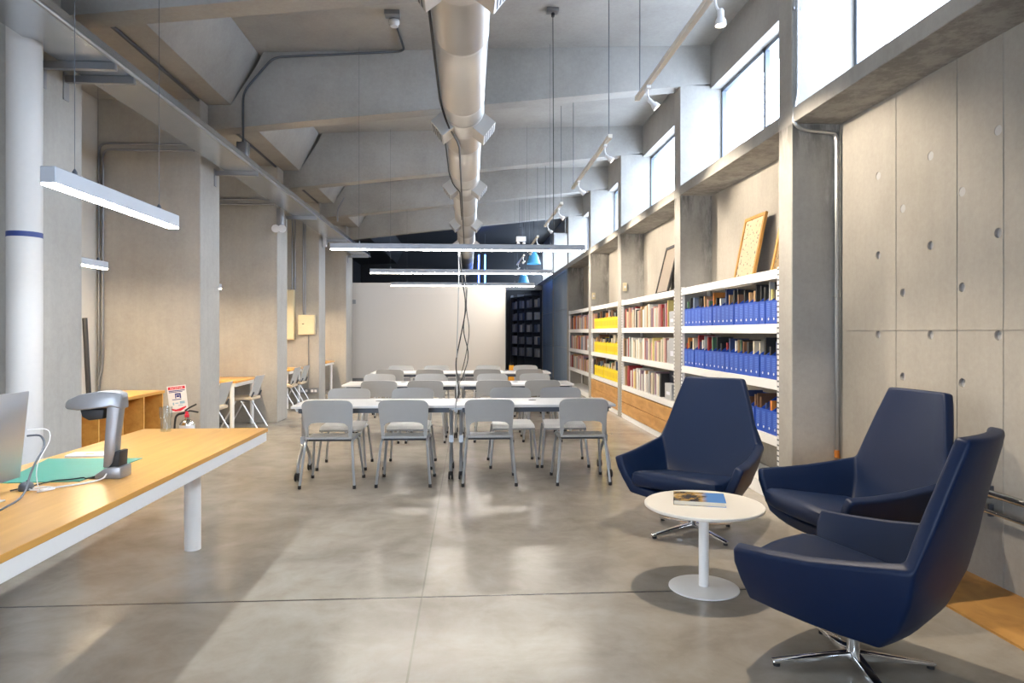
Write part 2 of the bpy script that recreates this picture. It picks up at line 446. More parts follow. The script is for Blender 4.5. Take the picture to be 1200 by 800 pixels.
# pilasters, sills, headers, windows, beams
pil_names = ['behind the camera', 'beside the camera', 'beside the open concrete bay', 'between blue files and loose books', 'between loose books and yellow files',
             'after the yellow files', 'before the blue panels', 'between the blue panels', 'past the blue panels']
for i, y in enumerate(PN):
    mt = M['conc_pil']
    struct(MB().box(XS, 3.4, y, y + PT, 0, beam_z(2.6) + 0.02).build('pilaster', mt, bevel=0.006, seg=1, smooth=False), 'tall concrete pilaster ' + pil_names[i], 'pillar')
    if y < YD:
        bp = [(XF - 0.3, beam_z(XF - 0.3)), (3.4, beam_z(3.4)), (3.4, slab_z(3.4) + 0.05), (-2.4, slab_z(-2.4) + 0.05), (-2.5, 4.60), (-2.78, 4.16), (XF - 0.3, 4.16)]
        struct(MB().prism(bp, 'y', y - 0.005, y + PT - 0.005).build('beam', M['conc_ceil'], smooth=False), 'sloping concrete roof beam over the pilaster ' + pil_names[i], 'beam')
    ya, yb = (y + PT), (PN[i + 1] if i + 1 < len(PN) else Y1)
    struct(MB().box(XS, 3.4, ya, yb, 3.13, 3.25).build('trim_sill', M['conc_pil'], bevel=0.004, seg=1, smooth=False), 'concrete window sill slab after the pilaster ' + pil_names[i], 'window sill')
    struct(MB().box(2.98, 3.4, ya, yb, 4.45, slab_z(3) + 0.06).build('trim_header', M['conc_ceil'], smooth=False), 'concrete header over the window after the pilaster ' + pil_names[i], 'header')
    if i < 8:
        fr = MB(); z0, z1 = 3.25, 4.45
        fr.box(3.12, 3.17, ya, yb, z0, z0 + 0.03).box(3.12, 3.17, ya, yb, z1 - 0.04, z1)
        fr.box(3.12, 3.17, ya, ya + 0.035, z0, z1).box(3.12, 3.17, yb - 0.035, yb, z0, z1)
        ym = ya + (yb - ya) * 0.54
        fr.box(3.12, 3.17, ym - 0.025, ym + 0.025, z0, z1)
        w = struct(fr.build('window_%d' % (i + 1), M['win_frame'], smooth=False), 'clerestory window with grey frame after the pilaster ' + pil_names[i], 'window')
        g = MB().box(3.142, 3.148, ya + 0.03, yb - 0.03, z0 + 0.03, z1 - 0.04).build('pane', M['pane'], w, smooth=False)
        pl = bpy.data.lights.new('window_portal', 'AREA'); pl.shape = 'RECTANGLE'; pl.size = yb - ya; pl.size_y = 1.2
        pl.cycles.is_portal = True
        po = bpy.data.objects.new('window_portal', pl); COL.objects.link(po); po.location = (3.3, (ya + yb) / 2, 3.85)
        po.rotation_euler = Vector((1, 0, 0)).to_track_quat('Z', 'Y').to_euler()
# entrance glazing behind the camera
ef = MB()
for x in (-3.4, -2.5, -1.6, -0.66): ef.box(x, x + 0.06, Y0 - 0.12, Y0 - 0.06, 0, 2.6)
ef.box(-3.4, -0.6, Y0 - 0.12, Y0 - 0.06, 0, 0.06).box(-3.4, -0.6, Y0 - 0.12, Y0 - 0.06, 2.54, 2.6)
w = struct(ef.build('window_9', M['win_frame'], smooth=False), 'glazed entrance behind the camera', 'window')
MB().box(-3.37, -0.63, Y0 - 0.095, Y0 - 0.09, 0.05, 2.55).build('pane', M['pane'], w, smooth=False)
pl = bpy.data.lights.new('entrance_portal', 'AREA'); pl.shape = 'RECTANGLE'; pl.size = 2.8; pl.size_y = 2.6; pl.cycles.is_portal = True
po = bpy.data.objects.new('entrance_portal', pl); COL.objects.link(po); po.location = (-2.0, Y0 - 0.16, 1.30)
po.rotation_euler = Vector((0, -1, 0)).to_track_quat('Z', 'Y').to_euler()

fin_names = ['beside the camera', 'behind the white pipe', 'behind the fire extinguisher', 'with the emergency light', 'with the beige boxes', 'left of the white board']
for i, y in enumerate(FN):
    struct(MB().box(XL, XF, y, y + FT, 0, 4.12).build('pier', M['conc_fin'], bevel=0.008, seg=1, smooth=False), 'broad concrete pier ' + fin_names[i], 'pillar')
struct(MB().box(XL, -3.35, 17.35 + FT, 20.0, 0, 4.1).build('wall_left_end', M['conc_fin'], smooth=False), 'concrete wall end beside the white board', 'wall')
# wooden floor strip
struct(MB().box(2.52, XW, 1.0, PN[2], 0.0, 0.012).build('trim_floor', M['strip_wood'], smooth=False), 'orange-brown wooden strip along the foot of the concrete wall', 'trim')

# what the windows look out on
o = MB().box(9, 11, 3, 9.6, -3, 5.2).build('neighbouring_building', plain('pale_render', (0.62, 0.66, 0.72), 0.8), smooth=False)
struct(o, 'pale neighbouring building outside the windows', 'building')
o['kind'] = 'structure'


# ------------------------------------------------------------------ lounge chairs
def make_lounge():
    root = empty('lounge_chair')
    zc = [(-.205, .30), (-.275, .385), (-.322, .50), (-.350, .64), (-.385, .78), (-.425, .92), (-.462, 1.05), (-.478, 1.115)]  # back profile (y, z)
    wd = [.255, .30, .335, .372, .335, .295, .252, .228]                                                                        # half widths
    mb = MB(); bm = mb.bm
    U = [-1, -.66, -.33, 0, .33, .66, 1]
    back = []
    for (y, z), w in zip(zc, wd):
        back.append([bm.verts.new((u * w, y + .035 * u * u - .02, z)) for u in U])
    for a, b_ in zip(back, back[1:]):
        for j in range(6): mb.face([a[j], a[j + 1], b_[j + 1], b_[j]])
    for s_ in (0, 6):
        sg = -1 if s_ == 0 else 1
        prev = [back[k][s_] for k in range(4)]
        for t in (.25, .5, .75, 1.0):
            cur = []
            for k in range(4):
                b0 = back[k][s_].co
                zf = [.365, .435, .51, .578][k]; xf = [.315, .355, .39, .415][k]; yf = [.315, .335, .345, .335][k]
                cur.append(bm.verts.new((sg * (abs(b0.x) * (1 - t) + xf * t + .012 * math.sin(PI * t)), b0.y * (1 - t) + yf * t, b0.z * (1 - t) + zf * t - .018 * math.sin(PI * t) * (1 if k == 3 else .3))))
            for k in range(3): mb.face([prev[k], prev[k + 1], cur[k + 1], cur[k]])
            if s_ == 0:
                bl = prev if t == .25 else bl
            prev = cur
            root_list = Lp if s_ == 0 else Rp
            root_list.append(cur[0])
    # bottom pan
    pl = [back[0][0]] + Lp; pr = [back[0][6]] + Rp
    prevrow = back[0]
    for i in range(1, 5):
        a, b_ = pl[i].co, pr[i].co
        row = [pl[i]] + [bm.verts.new((a.x + (b_.x - a.x) * (q + 1) / 2, a.y + .03 * (1 - q * q), a.z - .02 * (1 - q * q))) for q in U[1:-1]] + [pr[i]]
        for j in range(6): mb.face([prevrow[j], row[j], row[j + 1], prevrow[j + 1]])
        prevrow = row
    bm.normal_update(); bmesh.ops.recalc_face_normals(bm, faces=bm.faces); bm.normal_update()
    bmesh.ops.solidify(bm, geom=bm.faces[:], thickness=-0.062)
    o = mb.build('shell', M['navy'], root, bevel=.017, seg=3)
    # seat cushion
    cb = MB(); rows = []
    out = [(-.285, -.20), (-.318, .10), (-.335, .34), (-.30, .385), (-.15, .41), (0, .418), (.15, .41), (.30, .385), (.335, .34), (.318, .10), (.285, -.20), (0, -.235)]
    def zb(y): return .300 + (y + .2) * .115
    for dz, k in ((.0, .93), (.018, .98), (.05, 1.0), (.085, .985), (.102, .93), (.108, .80)):
        rows.append([(x * k, y * k + .08 * (1 - k), zb(y) + dz) for x, y in out])
    v = cb.grid(rows, close=True); cb.face(v[-1]); cb.face(v[0][::-1])
    cb.build('seat_cushion', M['navy'], root)
    # pedestal
    MB().lathe([(.028, .045), (.028, .285), (.05, .29), (.11, .30), (.11, .325)], n=20).build('pedestal_column', M['chrome'], root)
    for k in range(4):
        a = PI / 2 * k
        lb = MB(); R = Matrix.Rotation(a, 3, 'Z')
        P = [(.0, -.024, .035), (.365, -.018, .014), (.365, .018, .014), (.0, .024, .035), (.0, -.024, .075), (.365, -.018, .026), (.365, .018, .026), (.0, .024, .075)]
        lb.hull8([R @ Vector(p) for p in P])
        leg = lb.build('base_leg', M['chrome'], root, bevel=.004, seg=2)
        g = MB(); c = R @ Vector((.345, 0, 0))
        g.lathe([(.016, 0), (.016, .016)], (c.x, c.y, 0), 12).build('glide', M['black'], leg)
    return root
Lp, Rp = [], []
lounge = make_lounge()
def face_dir(fx, fy): return math.atan2(-fx, fy)
spots_l = [((1.62, 4.86), face_dir(-.62, -.78), 'navy lounge chair with tapered high back in front of the blue files shelf'),
           ((2.28, 3.97), face_dir(-.985, -.12), 'navy lounge chair standing against the concrete wall with tie holes'),
           ((1.665, 2.86), face_dir(-.62, .79), 'navy lounge chair turned away, its blue back and arm nearest the camera')]
base_rot = [22, 10, -6]
for i, ((x, y), rz, lab) in enumerate(spots_l):
    o = lounge if i == 0 else dup(lounge)
    o.location = (x, y, 0); o.rotation_euler = (0, 0, rz); o.scale = (.95, .95, .96) if i == 2 else (.98, .98, .985)
    for ch in o.children:
        if ch.name.startswith('base_leg'): ch.rotation_euler = (0, 0, math.radians(base_rot[i]) - rz)
    tag(o, lab, 'lounge chair', 'navy lounge chairs around the coffee table')

# ------------------------------------------------------------------ coffee table and the book on it
t = tag(empty('coffee_table', (1.33, 3.79, 0)), 'small round white pedestal coffee table between the navy lounge chairs', 'table')
MB().lathe([(.0, .462), (.322, .462), (.330, .466), (.330, .477), (.326, .481), (.0, .481)], n=56, cap=False).build('tabletop', M['offwhite'], t)
MB().lathe([(.028, .012), (.028, .462)], n=24).build('column', M['white'], t)
MB().lathe([(.0, .0), (.188, .0), (.195, .004), (.194, .010), (.180, .014), (.03, .017), (.0, .017)], n=48, cap=False).build('base_plate', M['white'], t)

def cover_mat():
    m, n, l, b = newmat('photo_book_cover'); setp(b, None, 0.25)
    tcn = n.new('ShaderNodeTexCoord'); sp = n.new('ShaderNodeSeparateXYZ'); l.new(tcn.outputs['Object'], sp.inputs[0])
    vo = n.new('ShaderNodeTexVoronoi'); vo.inputs['Scale'].default_value = 55; l.new(tcn.outputs['Object'], vo.inputs['Vector'])
    nz = n.new('ShaderNodeTexNoise'); nz.inputs['Scale'].default_value = 18; nz.inputs['Detail'].default_value = 4; l.new(tcn.outputs['Object'], nz.inputs['Vector'])
    r1 = n.new('ShaderNodeValToRGB'); e = r1.color_ramp.elements
    e[0].position = .42; e[0].color = (.03, .03, .035, 1); e[1].position = .70; e[1].color = (.62, .50, .36, 1); q = e.new(.56); q.color = (.42, .25, .05, 1)
    l.new(nz.outputs[0], r1.inputs[0])
    r2 = n.new('ShaderNodeMapRange'); r2.inputs[1].default_value = .02; r2.inputs[2].default_value = .05
    ad = n.new('ShaderNodeMath'); ad.operation = 'MULTIPLY_ADD'; ad.inputs[1].default_value = .06; ad.inputs[2].default_value = -.03; l.new(nz.outputs[0], ad.inputs[0])
    a2 = n.new('ShaderNodeMath'); l.new(sp.outputs['X'], a2.inputs[0]); l.new(ad.outputs[0], a2.inputs[1])
    l.new(a2.outputs[0], r2.inputs[0])
    mx = n.new('ShaderNodeMix'); mx.data_type = 'RGBA'; mx.inputs[7].default_value = (.10, .26, .62, 1)
    l.new(r2.outputs[0], mx.inputs[0]); l.new(r1.outputs[0], mx.inputs[6]); l.new(mx.outputs[2], b.inputs['Base Color'])
    return m
bk = tag(empty('coffee_table_book', (1.318, 3.835, .481), math.radians(-17)), 'thick paperback with a blue and ochre photo cover on the round table', 'book')
MB().box(-.142, .142, -.112, .112, 0, .002).box(-.142, -.1405, -.112, .112, .002, .024).box(-.142, .142, -.112, .112, .024, .0258).build('cover', cover_mat(), bk, smooth=False)
MB().box(-.14, .139, -.109, .109, .002, .024).build('pages', M['paper'], bk, smooth=False)

# ------------------------------------------------------------------ conference tables
def make_table():
    root = empty('conference_table')
    W2, D2 = .787, .345
    MB().box(-W2, W2, -D2, D2, .712, .738).build('tabletop', M['tabletop'], root, bevel=.004)
    bm_ = MB().box(-W2 + .06, W2 - .06, -.02, .02, .672, .712)
    bm_.box(-W2 + .06, W2 - .06, -D2 + .05, -D2 + .075, .662, .712).box(-W2 + .06, W2 - .06, D2 - .075, D2 - .05, .662, .712).build('under_beam', M['steel_dark'], root)
    MB().lathe([(.032, .7385), (.040, .7385), (.038, .741), (.032, .741)], (.0, .10, 0), 20).build('cable_grommet', M['steel_dark'], root)
    for sx in (-1, 1):
        x = sx * (W2 - .045)
        lg = MB().tube([(x, -.035, .70), (x, -.035, .36)], .018, 8).tube([(x, .035, .70), (x, .035, .36)], .018, 8)
        lg.box(x - .035, x + .035, -.16, .16, .675, .711).box(x - .022, x + .022, -.06, .06, .33, .40)
        leg = lg.build('leg', M['alu_paint'], root)
        for sy in (-1, 1):
            f = MB().tube(rounded([(x, sy * .03, .37), (x, sy * .05, .31), (x, sy * .245, .17), (x, sy * .255, .06)], .06, 4), .017, 8)
            foot = f.build('foot', M['alu_paint'], leg)
            w = MB()
            for q in (-.014, .014):
                w.lathe([(.014, -.009), (.035, -.009), (.040, -.004), (.040, .004), (.035, .009), (.014, .009)], (x + q, sy * .272, .0405), 18, 'x')
            w.box(x - .008, x + .008, sy * .262 - .012, sy * .262 + .012, .04, .078).build('caster', M['black'], foot)
    return root
tb = make_table()
rows_y = [7.02, 9.65, 12.34]
row_n = ['front', 'middle', 'back']
first = True
for r in range(3):
    for sx, side in ((-1, 'left'), (1, 'right')):
        o = tb if first else dup(tb); first = False
        o.location = (-.125 + sx * .792, rows_y[r], 0)
        tag(o, 'white folding table on casters, %s half of the %s row' % (side, row_n[r]), 'table', 'white conference tables on casters')

# ------------------------------------------------------------------ conference chairs
def slab_grid(mb, front, off):
    """closed sheet: front grid of points and the same grid moved by off(point)"""
    a = mb.grid(front); b_ = mb.grid([[Vector(p) + Vector(off(p)) for p in r] for r in front])
    R, C = len(a), len(a[0])
    loop = [(0, j) for j in range(C)] + [(i, C - 1) for i in range(1, R)] + [(R - 1, j) for j in range(C - 2, -1, -1)] + [(i, 0) for i in range(R - 2, 0, -1)]
    for p, q in zip(loop, loop[1:] + loop[:1]): mb.face([a[p[0]][p[1]], a[q[0]][q[1]], b_[q[0]][q[1]], b_[p[0]][p[1]]])

def make_chair():
    root = empty('conference_chair')
    xs = [-1, -.985, -.95, -.88, -.83, -.80, -.74, -.62, -.4, 0, .4, .62, .74, .80, .83, .88, .95, .985, 1]
    def ztop(u):
        a = abs(u); z = .822 - .012 * a * a
        if a > .74: z -= .055 * (1 - math.sqrt(max(0, 1 - ((a - .74) / .26) ** 2)))
        return z
    def zbot(u):
        a = abs(u)
        if a >= .87: return .452
        if a > .80: return .575
        return .575 + .035 * math.sqrt(max(0, 1 - (a / .80) ** 4))
    def P(u, z): 
        w = .212 + .026 * (z - .44) / .38
        return (u * w, -.175 - .25 * (z - .44) + .035 * u * u - .02, z)
    rows = []
    for k in range(7):
        t = k / 6
        rows.append([P(u, zbot(u) * (1 - t) + ztop(u) * t) for u in xs])
    mb = MB(); slab_grid(mb, rows, lambda p: (0, .016, .002))
    mb.build('backrest', M['grey_plastic'], root)
    rows = []
    for v in range(8):
        t = v / 7; y = -.19 + .43 * t
        zz = .462 + .006 * math.cos(t * PI) - (0.03 * max(0, (t - .8) / .2) ** 2)
        rows.append([(u * (.212 + .012 * t), y, zz - .012 * (1 - u * u) * math.sin(PI * min(1, t * 1.1))) for u in (-1, -.9, -.6, -.2, .2, .6, .9, 1)])
    mb = MB(); slab_grid(mb, rows, lambda p: (0, 0, -.018))
    mb.build('seat', M['grey_plastic'], root)
    MB().tube([(-.205, -.10, .428), (.205, -.10, .428)], .010, 6).tube([(-.205, .12, .428), (.205, .12, .428)], .010, 6).build('seat_frame', M['steel_dark'], root)
    for sx in (-1, 1):
        for sy, yf, yt in ((-1, -.245, -.175), (1, .235, .15)):
            pts = rounded([(sx * .252, yf, .012), (sx * .214, yt, .432), (sx * .210, .0, .432)], .07, 5)
            leg = MB().tube(pts, .0125, 8).build('leg', M['alu_paint'], root)
            MB().lathe([(.015, 0), (.0165, .004), (.0155, .032)], (sx * .2515, yf, 0), 10).build('foot_cap', M['black'], leg)
    return root
ch0 = make_chair()
near_x = [[-1.30, -.60, .20, 1.09], [-1.17, -.56, .34, .98], [-1.32, -.65, .32, 1.04]]
far_x = [[-1.33, -.63, .48, 1.04], [-1.33, -.56, .36, 1.00], [-1.27, -.60, .37, 1.09]]
near_y = [6.66, 9.20, 11.90]
far_y = [7.50, 10.07, 12.72]
pos_n = ['leftmost', 'second from left', 'third from left', 'rightmost']
first = True
for r in range(3):
    for side, xs_, y, rz in (('near', near_x[r], near_y[r], 0), ('far', far_x[r], far_y[r], PI)):
        for i, x in enumerate(xs_):
            o = ch0 if first else dup(ch0); first = False
            o.location = (x, y + random.uniform(-.015, .015), 0); o.rotation_euler = (0, 0, rz + random.uniform(-.04, .04))
            tag(o, 'grey plastic chair, %s on the %s side of the %s table row' % (pos_n[i], side, row_n[r]),
                'chair', 'grey chairs at the %s table row' % row_n[r])

# ------------------------------------------------------------------ alcove tables and chairs
def make_alcove_table():
    root = empty('alcove_table')
    MB().box(-.42, .42, -.5, .5, .71, .74).build('tabletop', M['desk_wood'], root, bevel=.003)
    MB().box(-.40, .40, -.48, .48, .655, .71).build('apron', M['white'], root)
    for sx in (-1, 1):
        for sy in (-1, 1):
            MB().lathe([(.03, 0), (.03, .655)], (sx * .34, sy * .455, 0), 14).build('leg', M['white'], root)
    return root
at = make_alcove_table()
for i, (x, y, w_) in enumerate(((-3.77, 10.62, 'with the grey chairs in the second bay'), (-3.775, 13.62, 'in the bay with the beige boxes'), (-3.74, 16.72, 'in the last bay before the white board'))):
    o = at if i == 0 else dup(at); o.location = (x, y, 0)
    tag(o, 'oak topped table with white apron ' + w_, 'table', 'oak tables in the left bays')
def make_alcove_chair():
    root = empty('alcove_chair')
    rows = []
    for k in range(6):
        t = k / 5; z = .50 + .30 * t
        rows.append([(u * (.20 + .02 * t), -.20 - .10 * t + .03 * u * u, z) for u in (-1, -.7, -.3, 0, .3, .7, 1)])
    mb = MB(); slab_grid(mb, rows, lambda p: (0, .014, 0)); mb.build('backrest', M['grey_plastic'], root)
    MB().box(-.21, .21, -.21, .21, .435, .485).build('seat_pad', M['seat_beige'], root, bevel=.02, seg=3)
    for sx in (-1, 1):
        MB().tube([(sx * .225, -.30, .0), (sx * .215, -.05, .43)], .011, 8).build('leg', M['silver'], root)
        MB().tube([(sx * .225, .26, .0), (sx * .215, .03, .43)], .011, 8).build('leg', M['silver'], root)
        MB().tube(rounded([(sx * .215, -.02, .43), (sx * .19, -.17, .44), (sx * .18, -.225, .56)], .04), .010, 6).build('back_support', M['steel_dark'], root)
    return root
ac = make_alcove_chair()
for i, (x, y, w_) in enumerate(((-3.40, 10.53, 'at the right edge of the second bay table'), (-3.42, 9.16, 'beside the pier behind the fire extinguisher'),
                                (-3.42, 12.90, 'nearer one at the table in the beige box bay'), (-3.42, 13.62, 'farther one at the table in the beige box bay'))):
    o = ac if i == 0 else dup(ac); o.location = (x, y, 0); o.rotation_euler = (0, 0, PI / 2)
    tag(o, 'grey backed chair with beige seat, ' + w_, 'chair', 'beige seated chairs in the left bays')

# ------------------------------------------------------------------ bookcases
def perforated():
    m, n, l, b = newmat('perforated_steel'); setp(b, (.78, .78, .78), .4)
    tcn = n.new('ShaderNodeTexCoord'); sp = n.new('ShaderNodeSeparateXYZ'); l.new(tcn.outputs['Object'], sp.inputs[0])
    p = n.new('ShaderNodeMath'); p.operation = 'PINGPONG'; p.inputs[1].default_value = .0225; l.new(sp.outputs['Z'], p.inputs[0])
    c = n.new('ShaderNodeMath'); c.operation = 'LESS_THAN'; c.inputs[1].default_value = .007; l.new(p.outputs[0], c.inputs[0])
    mx = n.new('ShaderNodeMix'); mx.data_type = 'RGBA'; mx.inputs[6].default_value = (.76, .76, .77, 1); mx.inputs[7].default_value = (.10, .11, .13, 1)
    l.new(c.outputs[0], mx.inputs[0]); l.new(mx.outputs[2], b.inputs['Base Color']); return m
M['perf'] = perforated()
BAYS = [(PN[2] + PT + .01, PN[3] - .01), (PN[3] + PT + .01, PN[4] - .01), (PN[4] + PT + .01, PN[5] - .01), (PN[5] + PT + .01, PN[6] - .01)]
SH = [1.985, 1.52, 1.04, .56]
bay_lab = ['white steel bookcase holding the royal blue magazine files', 'white steel bookcase of loose books above plywood drawers', 'white steel bookcase holding the yellow magazine files', 'farthest white steel bookcase of loose books by the blue panels']
XFRONT = 2.608
for bi, (ya, yb) in enumerate(BAYS):
    root = tag(empty('bookcase', (XFRONT, (ya + yb) / 2, 0)), bay_lab[bi], 'bookcase', 'white steel bookcases in the right wall bays')
    h = (yb - ya) / 2; dp = .355
    for sy in (-1, 1):
        y = sy * (h - .02)
        u = MB().box(.006, .036, y - .018, y + .018, 0, 2.0); u.box(dp - .03, dp, y - .018, y + .018, 0, 2.0)
        up = u.build('upright', M['white'], root, smooth=False)
        yy = y - sy * .006
        MB().box(.0, .006, y - .018, y + .018, 0, 2.0).build('perforated_strip', M['perf'], up, smooth=False)
    for z in SH:
        MB().box(.0, dp, -h + .04, h - .04, z - .03, z).box(-.002, .012, -h + .038, h - .038, z - .082, z).build('shelf', M['white'], root, bevel=.002, seg=1, smooth=False)
    if bi in (1, 2):
        MB().box(.012, dp, -h + .042, h - .042, .075, .455).build('drawer_box', M['ply'], root, smooth=False)
        MB().box(-.002, .04, -h + .038, h - .038, 0, .075).build('plinth', M['white'], root, smooth=False)
        split = [(-h + .045, -h + .045 + 1.0), (-h + .053 + 1.0, h - .045)] if bi == 1 else [(-h + .045, h - .045)]
        for z0, z1 in ((.085, .268), (.282, .462)):
            for a, b_ in split:
                MB().box(-.006, .012, a, b_, z0, z1).build('drawer', M['ply'], root, bevel=.002, seg=1, smooth=False)
    else:
        MB().box(.0, dp, -h + .04, h - .04, .09, .12).box(-.002, .012, -h + .038, h - .038, .0, .12).build('bottom_shelf', M['white'], root, bevel=.002, seg=1, smooth=False)

# books: cover + page block, coloured per copy
def book_mesh():
    mb = MB()
    mb.box(0, 1, -.5, -.42, 0, 1).box(0, 1, .42, .5, 0, 1)
    mb.prism([(0, -.5), (-.02, -.30), (-.026, 0), (-.02, .30), (0, .5), (.03, .5), (.03, -.5)], 'z', 0, 1)
    mb.mi = 1; mb.box(.03, .96, -.42, .42, .012, .985)
    me_o = mb.build('book', [M['paper'], M['paper']], smooth=False)
    return me_o
BOOKC = {'cream': (.62, .55, .42), 'white': (.74, .72, .68), 'pale grey': (.42, .42, .42), 'black': (.02, .02, .022), 'brown': (.16, .08, .045), 'dark red': (.30, .025, .03),
         'pink': (.52, .28, .25), 'tan': (.42, .26, .13), 'dark blue': (.03, .05, .15), 'green': (.07, .16, .09), 'orange': (.62, .22, .04), 'pale yellow': (.70, .58, .22), 'mauve': (.26, .17, .22), 'grey blue': (.16, .20, .28)}
BM = {k: plain('book_cloth_' + k.replace(' ', '_'), v, .55, var=.12, scale=60) for k, v in BOOKC.items()}
bk0 = book_mesh(); bk0_used = False; LAST = [None]
def add_book(y, z, x, th, dp, hh, colr, label, group, lean=0):
    global bk0_used
    o = bk0.copy() if bk0_used else bk0
    if bk0_used: COL.objects.link(o)
    bk0_used = True; LAST[0] = o
    o.location = (x, y, z); o.scale = (dp, th, hh); o.rotation_euler = (lean, 0, 0)
    o.material_slots[0].link = 'OBJECT'; o.material_slots[0].material = BM[colr]
    tag(o, label, 'book', group)
rb = random.Random(11)
row_lab = ['top', 'middle', 'lowest']
pal_a = ['cream'] * 5 + ['white'] * 4 + ['pale grey'] * 3 + ['black'] * 2 + ['brown', 'dark red', 'pink', 'pink', 'tan', 'tan', 'pale yellow', 'green', 'mauve', 'cream']
pal_b = ['pink'] * 4 + ['mauve'] * 3 + ['cream'] * 3 + ['brown', 'brown', 'tan', 'tan', 'grey blue', 'grey blue', 'pale grey', 'dark red', 'orange', 'pale grey', 'black']
pal_c = ['cream'] * 3 + ['white'] * 2 + ['black'] * 6 + ['grey blue', 'brown', 'dark blue', 'tan'] + ['brown', 'dark red', 'tan', 'tan', 'green', 'pale yellow', 'orange', 'pale grey', 'dark blue', 'pink']
# loose books: bay 1 (pal_a) and bay 3 (pal_b); left in the picture = far end (large y)
def loose_row(bi, ri, pal, tmin, tmax, reserve):
    ya, yb = BAYS[bi]; z = SH[ri + 1]
    y = yb - .055; i = 0
    where = 'the loose books case' if bi == 1 else 'the farthest bookcase'
    while y > ya + reserve:
        th = rb.uniform(tmin, tmax); hh = min(.385, rb.uniform(.25, .34)); c = rb.choice(pal); dp = rb.uniform(.19, .25)
        add_book(y - th / 2, z + .001, XFRONT + .02 + rb.uniform(0, .03), th * .96, dp, hh, c, '%s spined book, %s from left on %s shelf of %s' % (c, ordinal(i), row_lab[ri], where),
                 'loose books on the %s shelf of %s' % (row_lab[ri], where))
        y -= th; i += 1
for ri, rs in enumerate((.42, .42, .72)): loose_row(1, ri, pal_a, .05, .088, rs)
for ri, rs in enumerate((.08, .34, .08)): loose_row(3, ri, pal_b, .07, .125, rs)

# magazine files
def make_file(name, mt, wdt, ribs):
    root = empty(name)
    w2, dp, hf, hb, th = wdt / 2, .255, .205, .305, .004
    mb = MB()
    mb.box(0, th, -w2, w2, 0, hf).box(dp - th, dp, -w2, w2, 0, hb).box(0, dp, -w2, w2, 0, th)
    for sy in (-1, 1):
        y0 = sy * w2; y1 = sy * (w2 - th)
        mb.prism([(0, 0), (dp, 0), (dp, hb), (.14, hb), (0, hf)], 'y', min(y0, y1), max(y0, y1))
    mb.build('file_body', mt, root, smooth=False)
    if ribs:
        rbm = MB()
        for k in range(10): rbm.box(-.0012, 0, -w2 + .028, w2 - .028, .065 + .0125 * k, .0705 + .0125 * k)
        rbm.build('label', M['blue_lbl'], root, smooth=False)
        MB().lathe([(.0, -.0015), (.012, -.0015), (.012, 0)], (0, 0, .045), 12, 'x', cap=False).build('emblem', M['sticker'], root, smooth=False)
    else:
        MB().box(-.0012, 0, -w2 + .02, w2 - .02, .05, .15).build('label', M['yellow_lbl'], root, smooth=False)
    return root
M['blue_lbl'] = plain('pale_blue_print', (.10, .21, .66), .5)
M['yellow_lbl'] = plain('deep_yellow_print', (.74, .54, .01), .5)
bf = make_file('magazine_file', M['blue_file'], .1185, True); yf = make_file('magazine_file', M['yellow_file'], .245, False)
bfu = yfu = False
ya, yb = BAYS[0]
for ri in range(3):
    n = 21 if ri < 2 else 9
    z = SH[ri + 1]
    for k in range(n):
        idx = k if ri < 2 else k
        y = yb - .06 - .0615 - idx * .1195 if ri < 2 else ya + .06 + .0615 + (n - 1 - k) * .1195
        o = dup(bf) if bfu else bf; bfu = True
        o.location = (XFRONT + .02 + rb.uniform(0, .008), y, z + .0005)
        nm = ordinal(k) + ' from left' if ri < 2 else ordinal(n - 1 - k) + ' from the pilaster'
        tag(o, 'royal blue magazine file, %s on the %s shelf' % (nm, row_lab[ri]), 'magazine file', 'royal blue magazine files')
        for q in range(1 if rb.random() < .75 else 2):
            c = rb.choice(pal_c); th = rb.uniform(.022, .045)
            yo = rb.uniform(-.022, .022) if q == 0 else (.026 if rb.random() < .5 else -.026)
            if q == 1: th = .02
            hh = rb.uniform(.27, .37) if ri < 2 else rb.uniform(.25, .33)
            if q == 1: yo = .045
            else: yo = min(yo, .008)
            add_book(y + yo, z + .006, XFRONT + .035 + rb.uniform(0, .03), th, rb.uniform(.17, .195), hh, c,
                     '%s %s standing in the %s blue file on %s shelf' % (c, ['book', 'booklet'][q], nm, row_lab[ri]), 'books standing in the blue files')
ya, yb = BAYS[2]
for ri in range(3):
    z = SH[ri + 1]; n = 9
    for k in range(n):
        y = yb - .28 - .125 - k * .247
        if y - .125 < ya + .04: break
        o = dup(yf) if yfu else yf; yfu = True
        o.location = (XFRONT + .02 + rb.uniform(0, .01), y, z + .0005)
        tag(o, 'yellow magazine file, %s from left on the %s shelf' % (ordinal(k), row_lab[ri]), 'magazine file', 'yellow magazine files')
        for q in range(1 if rb.random() < .35 else 2):
            c = rb.choice(pal_c); th = rb.uniform(.05, .085)
            add_book(y + (.055 if q == 0 else -.055) + rb.uniform(-.01, .01), z + .006, XFRONT + .035 + rb.uniform(0, .03), th, .19, rb.uniform(.26, .36), c,
                     '%s %s standing in the %s yellow file on %s shelf' % (c, ['book', 'booklet'][q], ordinal(k), row_lab[ri]), 'books standing in the yellow files')
    for k in range(3):
        c = rb.choice(pal_b)
        add_book(yb - .075 - k * .068, z + .001, XFRONT + .03, .06, .2, rb.uniform(.26, .33), c, '%s book, %s from left on %s shelf left of the yellow files' % (c, ordinal(k), row_lab[ri]), 'books left of the yellow files')

